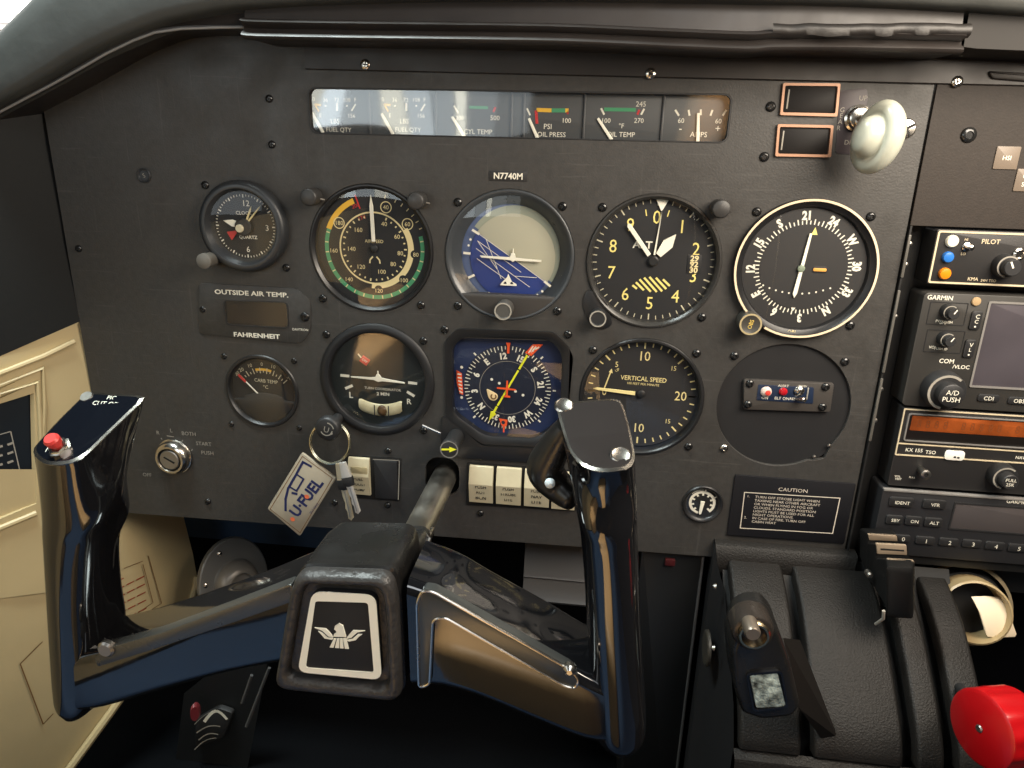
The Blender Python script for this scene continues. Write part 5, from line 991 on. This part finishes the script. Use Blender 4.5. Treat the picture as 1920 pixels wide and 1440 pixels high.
m = M(); m.path([tz(*p) for p in ((482, 520), (735, 705), (462, 1165), (210, 965))], .45, 19.06, True); m.build('tag_border', mat('print_brown', 0), t, False)
m = M(); m.path([tz(*p) for p in ((340, 975), (340, 880), (362, 790), (432, 668), (486, 568), (552, 604))], 1.7, 19.08); m.path([tz(*p) for p in ((372, 775), (432, 812), (492, 712), (440, 676))], 1.3, 19.1); m.path([tz(*p) for p in ((400, 830), (430, 836))], 1.8, 19.1)
a, b = tz(360, 1070), tz(668, 660); an = math.degrees(math.atan2(b[1] - a[1], b[0] - a[0])); cxm = ((a[0] + b[0]) / 2, (a[1] + b[1]) / 2); m.text('U·FUEL', *cxm, 7.6, 19.12, an, 1.02, .035); m.build('tag_print', mat('print_navy', srgb(28, 36, 84), .5), t, False)
m = M()
for p in ((400, 1050), (520, 860)): q = tz(*p); m.disc(q[0], q[1], 1.7, 19.2, 12)
m.build('orange_drops', mat('print_orange2', srgb(225, 110, 70), .5), t, False)
a = tz(580, 960); M().text('SELF SERVE', a[0], a[1], 1.5, 19.1, an).build('small_print', mat('print_navy', 0), t, False)
for i, (lab, p0, p1) in enumerate((('brass blade key on the ring, left of the pair', (636, 868), (659, 974)), ('steel blade key on the ring, right of the pair', (643, 866), (672, 962)))):
    t = thing('key', lab, 'key', W(*p0, 20 + 4 * i), 'keys on the ring'); z = 19 + 4 * i
    a, b = Vector(W(*p0, z)[:2]), Vector(W(*p1, z)[:2]); dv = (b - a).normalized(); nv = Vector((-dv[1], dv[0])); L = (b - a).length
    KM = mat('key_brass', (.62, .54, .38), .35, metal=.35) if i == 0 else mat('key_steel', (.58, .56, .52), .3, metal=.35)
    out = [(0, 2.2), (L * .26, 3.4), (L * .38, 3.0), (L * .40, 2.2), (L * .96, 2.2), (L, .4), (L * .96, -1.4), (L * .84, -1.0), (L * .78, -1.9), (L * .68, -1.2), (L * .58, -2.0), (L * .40, -2.2), (L * .38, -3.0), (L * .26, -3.4), (0, -2.2)]
    M().slab([tuple(a + dv * p + nv * q_) for p, q_ in out][::-1], z, z + 1.8, .3).build('blade', KM, t)
    M().slab([tuple(a + dv * p + nv * q_) for p, q_ in ((L * .28, 3.8), (L * .44, 3.4), (L * .46, 0), (L * .44, -3.4), (L * .28, -3.8))][::-1], z - .6, z + 2.4, .5).build('sleeve', BLK, t)
    M().slab([tuple(a + dv * p + nv * q_) for p, q_ in ((L * .48, .5), (L * .94, .5), (L * .94, -.1), (L * .48, -.1))][::-1], z + 1.75, z + 1.85, .02).build('groove', DSTEEL, t)
# ================================================================ throttle quadrant
QP = [(9, -115), (20, -118.5), (40, -128), (63, -145), (88, -167), (97, -179), (99, -186)]
def qd(x0, x1, lift_=0.0, edge=3):
    prof = []
    for i, (d_, u_) in enumerate(QP):
        a, b = QP[max(0, i - 1)], QP[min(len(QP) - 1, i + 1)]; tx, ty = b[0] - a[0], b[1] - a[1]; l = math.hypot(tx, ty); prof.append((d_ + -ty / l * lift_, u_ + tx / l * lift_, -ty / l, tx / l))
    secs = []
    for d_, u_, nd, nu in prof:
        secs.append([(x0, u_ - nu * 9, d_ - nd * 9), (x0, u_ - nu * 1.4, d_ - nd * 1.4), (x0 + 1, u_ - nu * .3, d_ - nd * .3), (x0 + 2.4, u_, d_), (x1 - 2.4, u_, d_), (x1 - 1, u_ - nu * .3, d_ - nd * .3), (x1, u_ - nu * 1.4, d_ - nd * 1.4), (x1, u_ - nu * 9, d_ - nd * 9)])
    return M().loft(crom(secs, 4), False, True, True)
qt = thing('throttle_quadrant', 'pebbled black throttle quadrant cover with slots for the levers', 'throttle quadrant', (210, -190, 40))
for x0, x1 in ((153, 187.5), (195, 244), (252, 266.5), (274.5, 292)): qd(x0, x1).build('cover_strip', TEXT, qt, ang=50)
M().loft([[(150, -112, 2), (296, -112, 2)], [(150, -126, 12), (296, -126, 12)], [(150, -176, 72), (296, -176, 72)], [(150, -205, 84), (296, -205, 84)]], False).build('inner_housing', SLOT, qt)
M().loft([[(144, -104.5, -1), (236, -104.5, -1)], [(144, -105.5, 5), (236, -105.5, 5)], [(144, -107, 7), (236, -107, 7)], [(146, -119, 10), (234, -119, 10)], [(146, -125, 9), (234, -125, 9)]], False).build('upper_shroud', TEXT, qt, ang=60)
M().loft([[(143.5, -104, -6), (143.5, -106, 7), (146, -119, 10), (150, -130, 22), (150, -168, 84), (150, -186, 97)], [(143.5, -390, -6), (143.5, -390, 7), (146, -390, 10), (150, -390, 22), (150, -390, 84), (150, -390, 97)]], False).build('left_cheek', mat('cheek_black', (.016, .016, .017), .4), qt, ang=30)
M().loft([[(150, -188, 97), (330, -188, 97)], [(150, -190, 103), (330, -190, 103)], [(150, -192, 104), (330, -192, 104)], [(150, -260, 108), (330, -260, 108)]], False).build('lower_apron', TEXT, qt, ang=40)
for p in ((1341, 1100), (1338, 1215)): q = WX(p[0], p[1], 143.2); M().lathe3((143.6, q[1], q[2]), (142, q[1], q[2]), [(2.2, 0), (1.6, 1)], 12, False, True).build('cheek_screw', DSTEEL, qt)
for k in (0,): q = WX(1327, 1215, 143.2); M().lathe3((143.6, q[1], q[2]), (141.2, q[1], q[2]), [(12, 0), (12, .7), (11, 1)], 30, False, True).build('tension_wheel', mat('wheel_tan', (.035, .031, .025), .45), qt)
# throttle lever
t = thing('throttle_lever', 'black throttle handle with brass ringed push button and a scuffed square pad', 'lever', W(1430, 1260, 112))
hp = [(1372, 1222), (1384, 1180), (1404, 1164), (1440, 1160), (1462, 1184), (1482, 1240), (1502, 1326), (1488, 1346), (1430, 1352), (1392, 1340), (1376, 1290)]
M().slab(rpoly(wpx(hp, 128), 3, 3), 104, 128, 3, 4).build('handle', GLOSS2, t, ang=50)
q = W(1415, 1196, 136); M().lathe(q[0], q[1], [(10.5, 120), (10.5, 130), (9.6, 132.4), (8.6, 133)], 32, True).build('boss', mat('boss_bronze', (.035, .029, .025), .25, metal=.3), t)
M().lathe(q[0], q[1], [(8.0, 132.6), (8.0, 134.4), (7.2, 135.2), (6.2, 135.2), (5.8, 133)], 32).build('brass_ring', mat('brass', (.60, .48, .30), .25, metal=1), t)
q = W(1412, 1190, 142); M().lathe(q[0], q[1], [(3.9, 132), (3.9, 140.6), (3.2, 142)], 24, True).build('push_button', mat('button_bronze', (.24, .20, .16), .35, metal=.7), t)
sq = rpoly(wpx([(1398, 1262), (1466, 1256), (1478, 1326), (1412, 1334)], 129), 2.5, 3); M().frame(sq, [(p[0] * .9 + .1 * sum(a[0] for a in sq) / len(sq), p[1] * .9 + .1 * sum(a[1] for a in sq) / len(sq)) for p in sq], 127, 129.6).build('pad_frame', GLOSS, t)
M().slab(rpoly(wpx([(1405, 1266), (1458, 1262), (1474, 1324), (1418, 1328)], 129), 1.5, 3), 127, 129.2, .5).build('pad', mat('pad_worn', (.30, .36, .34), .35, metal=.2, var=.95, varscale=190, bump=(260, .9, .002)), t)
la = W(1500, 1200, 100); M().loft([[W(1468, 1196, 116), W(1500, 1200, 92), W(1478, 1200, 92)], [W(1500, 1330, 116), W(1572, 1384, 92), W(1545, 1392, 92)]], True, True, True).build('lever_arm', mat('lever_brown_black', (.007, .0058, .005), .55, spec=.3), t, ang=30)
# propeller lever
t = thing('propeller_lever', 'flat black lever with cream striped steps above the middle slot', 'lever', W(1668, 1080, 50))
for i, (a, b, e, f, z) in enumerate(((1628, 1002, 1682, 1015, 30), (1643, 1020, 1700, 1041, 42), (1664, 1049, 1714, 1060, 56))):
    o = wpx([(a, b), (e, b + 3), (e + 1, f), (a + 2, f - 2)], z); c_ = M().slab(rpoly(o, .5, 2), z - 1.8, z, .3).build('step', mat('step_tan', srgb(134, 118, 100), .4), t)
    if i == 1: M().slab(wpx([(a + 8, b + 8), (e - 5, b + 11), (e - 5, b + 14), (a + 8, b + 11)], z), z - .1, z + .1, .02).build('step_groove', SLOT, c_)
M().loft([[(*p, z) for p in rpoly(wpx([(x0, y0), (x1, y0 + 3), (x1, y1), (x0, y1 - 3)], z), 2, 3)] for z, x0, x1, y0, y1 in ((8, 1612, 1676, 990, 1050), (29, 1626, 1684, 1000, 1086), (29.5, 1628, 1690, 1018, 1090), (41, 1642, 1702, 1019, 1110), (41.5, 1642, 1706, 1046, 1112), (55, 1660, 1715, 1047, 1140), (62, 1662, 1712, 1062, 1160), (63, 1666, 1708, 1070, 1156))], True, True, True).build('lever_body', mat('lever_black', (.005, .005, .005), .5, spec=.3), t, ang=40)
q = W(1630, 1077, 40); M().lathe(q[0], q[1], [(2.0, 37), (2.0, 41), (1.2, 42)], 14, True).build('lever_screw', DSTEEL, t)
M().tube([W(1657, 1145, 67), W(1656, 1160, 66), W(1642, 1170, 60)], .9, 8).build('lever_edge', GREYT, t)
# mixture lever
t = thing('mixture_lever', 'bright red fluted mixture knob at the lower right', 'lever', W(1850, 1365, 120))
p = Vector(W(1836, 1366, 132)); ax = Vector((.94, -.06, -.33)).normalized()
e1 = ax.orthogonal().normalized(); e2 = ax.cross(e1); secs = []
for r, z in ((.02, 0), (15.4, 0), (17, .8), (17.6, 2.4), (17.6, 13), (16.8, 15), (15, 16), (.02, 16)):
    n = 72; secs.append([tuple(p + ax * z * 1.45 + (e1 * math.cos(2 * math.pi * k / n) + e2 * math.sin(2 * math.pi * k / n)) * (r * 1.1 - (1.0 * (.5 + .5 * math.cos(2 * math.pi * k / n * 12)) if r > 17.3 else 0))) for k in range(n)])
M().loft(secs).build('fluted_knob', REDP, t, ang=40)
M().lathe3(tuple(p - ax * .8), tuple(p + ax * 1), [(1.4, 0), (2.0, .3), (2.0, 1)], 16, True).build('set_screw', DSTEEL, t); M().bar(tuple(p + ax * 8), W(1800, 1290, 70), 3, 12).build('stem', BLK, t)
# tan control wheel at the right of the quadrant
t = thing('tan_control_knob', 'tan ring shaped knob with a white blade under the radios', 'knob', W(1840, 1130, 0))
a, b = Vector(W(1792, 1118, -20)), Vector(W(1832, 1150, 22)); axd = (b - a).normalized()
M().lathe3(a, b, [(29, -.6), (30, 0), (29.4, .3), (28, .46), (25.6, .5)], 44, False, False).build('outer_ring', TAN, t, ang=40)
M().lathe3(a, b, [(25.6, .3), (22, .55)], 40, False, True).build('dark_gap', SLOT, t)
M().lathe3(a, b, [(20.5, .3), (21, .8), (20.4, .98), (19.2, 1.0), (18, .9), (17.6, .5)], 44, False, True).build('inner_cup', mat('cup_tan', srgb(160, 140, 104), .4), t, ang=40)
bl_ = [[W(1824, 1122, 16), W(1850, 1121, 16), W(1877, 1123, 15)], [W(1838, 1150, 22), W(1866, 1149, 22), W(1893, 1152, 20)], [W(1849, 1188, 25), W(1880, 1189, 25), W(1906, 1189, 23)], [W(1852, 1194, 25), W(1880, 1195, 25), W(1903, 1194, 23)]]
m = M().loft(bl_, False); m.loft([[(p[0], p[1], p[2] - 2) for p in r_] for r_ in bl_], False); m.build('white_blade', mat('blade_white', srgb(225, 208, 180), .4), t, ang=60)
# ================================================================ footwell
t = thing('air_vent', 'grey metal eyeball air vent with screws in the footwell', 'air vent', W(430, 1080, -40))
n_ = Vector((.82, .16, .55)).normalized(); c0 = Vector(W(440, 1090, -40)); e1 = Vector((0, 1, 0)); e1 = (e1 - n_ * e1.dot(n_)).normalized(); e2 = n_.cross(e1)
def vring(r1, r2, h, n=36): return [tuple(c0 + e1 * (r1 * math.cos(2 * math.pi * k / n)) + e2 * (r2 * math.sin(2 * math.pi * k / n)) + n_ * h) for k in range(n)]
VM = mat('vent_grey', (.16, .155, .145), .4, metal=.3, rvar=.1)
M().loft([vring(38, 30, -4), vring(38, 30, 0), vring(37, 29, 1), vring(20, 19, 1.4), vring(19, 18, 3)]).build('flange', VM, t, ang=40)
M().loft([vring(18.5, 18.5, 0), vring(18, 18, 6), vring(14.5, 14.5, 11), vring(11, 11, 13), vring(10, 10, 13), vring(9.4, 9.4, 8), vring(.1, .1, 7)]).build('eyeball', mat('vent_ball', (.22, .20, .175), .35, metal=.3), t, ang=40)
for k in (20, 75, 140, 200): a = math.radians(k); q = c0 + e1 * (31 * math.cos(a)) + e2 * (25 * math.sin(a)) + n_; M().lathe3(tuple(q), tuple(q + n_ * 2), [(2.4, 0), (2, .6), (.8, 1)], 12, False, True).build('vent_screw', STEEL, t)
t = thing('under_panel_box', 'grey stepped box hanging under the panel between the wheel arms', 'box', W(1040, 1080, -30))
a = W(985, 1026, -20); M().loft([[(x_, u_, z_) for x_ in (a[0], a[0] + 60)] for u_, z_ in ((a[1] + 10, -22), (a[1], -20), (a[1] - 2, -18), (a[1] - 19, -14), (a[1] - 20.5, -12.6), (a[1] - 22, -14), (a[1] - 34, -10), (a[1] - 37, -8), (a[1] - 39, -9), (a[1] - 40, -14), (a[1] - 40, -60))], False).build('box_shell', mat('box_grey', (.07, .07, .072), .4, metal=.2), t, ang=40)
M().loft([[(a[0] - .2, u_, z_) for u_, z_ in ((a[1] + 10, -22), (a[1] - 20, -13), (a[1] - 39, -9), (a[1] - 40, -60))], [(a[0] - 3, u_, z_) for u_, z_ in ((a[1] + 10, -60), (a[1] - 20, -60), (a[1] - 39, -60), (a[1] - 40, -60.1))]], False).build('box_side', mat('cheek_black', 0), t)
t = thing('console_side', 'dark vertical panel beside the throttle quadrant with a highlight painted on its front edge', 'panel', (125, -250, -20))
M().box(96, 139, -390, -121, -70, -4, 1.5, 2).build('console_face', mat('console_black', (.006, .0065, .007), .4, bump=(300, .1, .0005)), t); M().box(137.6, 139.6, -390, -121, -8, -2.6, .8, .9).build('edge_highlight', mat('highlight_grey', (.06, .06, .06), .4), t)  # paler grey strip paints in the highlight along the front edge
q = W(1258, 1050, -3); M().box(q[0] - 4, q[0] + 3, q[1] - 4.5, q[1] + 1, -6, -2, .5, 1).build('red_tab', mat('tab_red', srgb(64, 14, 18), .5), t)
t = thing('fuel_selector', 'dark floor pedestal with a red oval knob and a curved white label', 'fuel selector', W(400, 1350, 20))
M().loft([[W(330, 1420, 0), W(345, 1300, 0), W(420, 1240, 0), W(505, 1225, 0)], [W(300, 1620, 0), W(330, 1620, 0), W(420, 1620, 0), W(430, 1620, 0)]], False).build('pedestal_face', mat('pedestal_black', (.010, .011, .012), .45), t)
q = W(368, 1330, 10); M().lathe3(q, (q[0] + 3, q[1], q[2] + 5), [(5.2, 0), (6.2, .5), (5, 1)], 24, False, True).warp(lambda x, u, d_: (q[0] + (x - q[0]) * .5, q[1] + (u - q[1]) * 1.35, d_)).build('red_knob', mat('knob_dull_red', srgb(120, 45, 50), .45), t)
M().slab(rpoly(wpx([(366, 1352), (408, 1328), (436, 1338), (418, 1384), (366, 1402)], 6), 3), 1, 5.6, .4).build('label_plate', BLK, t)
m = M()
def arc(x0, y0, x1, y1, sag, w, mm, n=8):
    pts = [W(x0 + (x1 - x0) * k / n, y0 + (y1 - y0) * k / n - sag * math.sin(math.pi * k / n), 5.7)[:2] for k in range(n + 1)]; mm.path(pts, w, 5.7)
arc(384, 1352, 424, 1347, 16, 2.6, m); m.build('white_arc', WHITE, t, False)
m = M(); arc(369, 1374, 412, 1362, 6, 1.1, m); arc(373, 1387, 408, 1377, 6, 1.1, m); arc(365, 1405, 405, 1384, 6, .8, m); arc(365, 1358, 392, 1336, 2, .6, m); m.build('label_lines', GREYT, t, False)
for i, (a, b, e, f, lab) in enumerate(((472, 1266, 454, 1318, 'short thin dark rod left of the wheel hub bottom'), (505, 1252, 462, 1362, 'long thin dark rod left of the wheel hub bottom'))):
    one(M().bar(W(a, b, 60), W(e, f, 60), 1.1, 10), 'control_rod', mat('rod_grey', (.07, .07, .07), .4), lab, 'rod', W(a, b, 60), 'thin rods under the wheel')
for o in bpy.data.objects:
    if '_o' in o: del o['_o']
    if o.type == 'MESH' and o.data.materials and o.data.materials[0] in (GLASS, GLASS2):      # panes face the viewer
        for p_ in o.data.polygons:
            if p_.normal.y > 0: p_.flip()
        o.data.update()
SC.cycles.max_bounces = 8; SC.cycles.transparent_max_bounces = 12; SC.cycles.caustics_reflective = False; SC.cycles.caustics_refractive = False
SC.cycles.use_denoising = True; SC.cycles.sample_clamp_indirect = 6
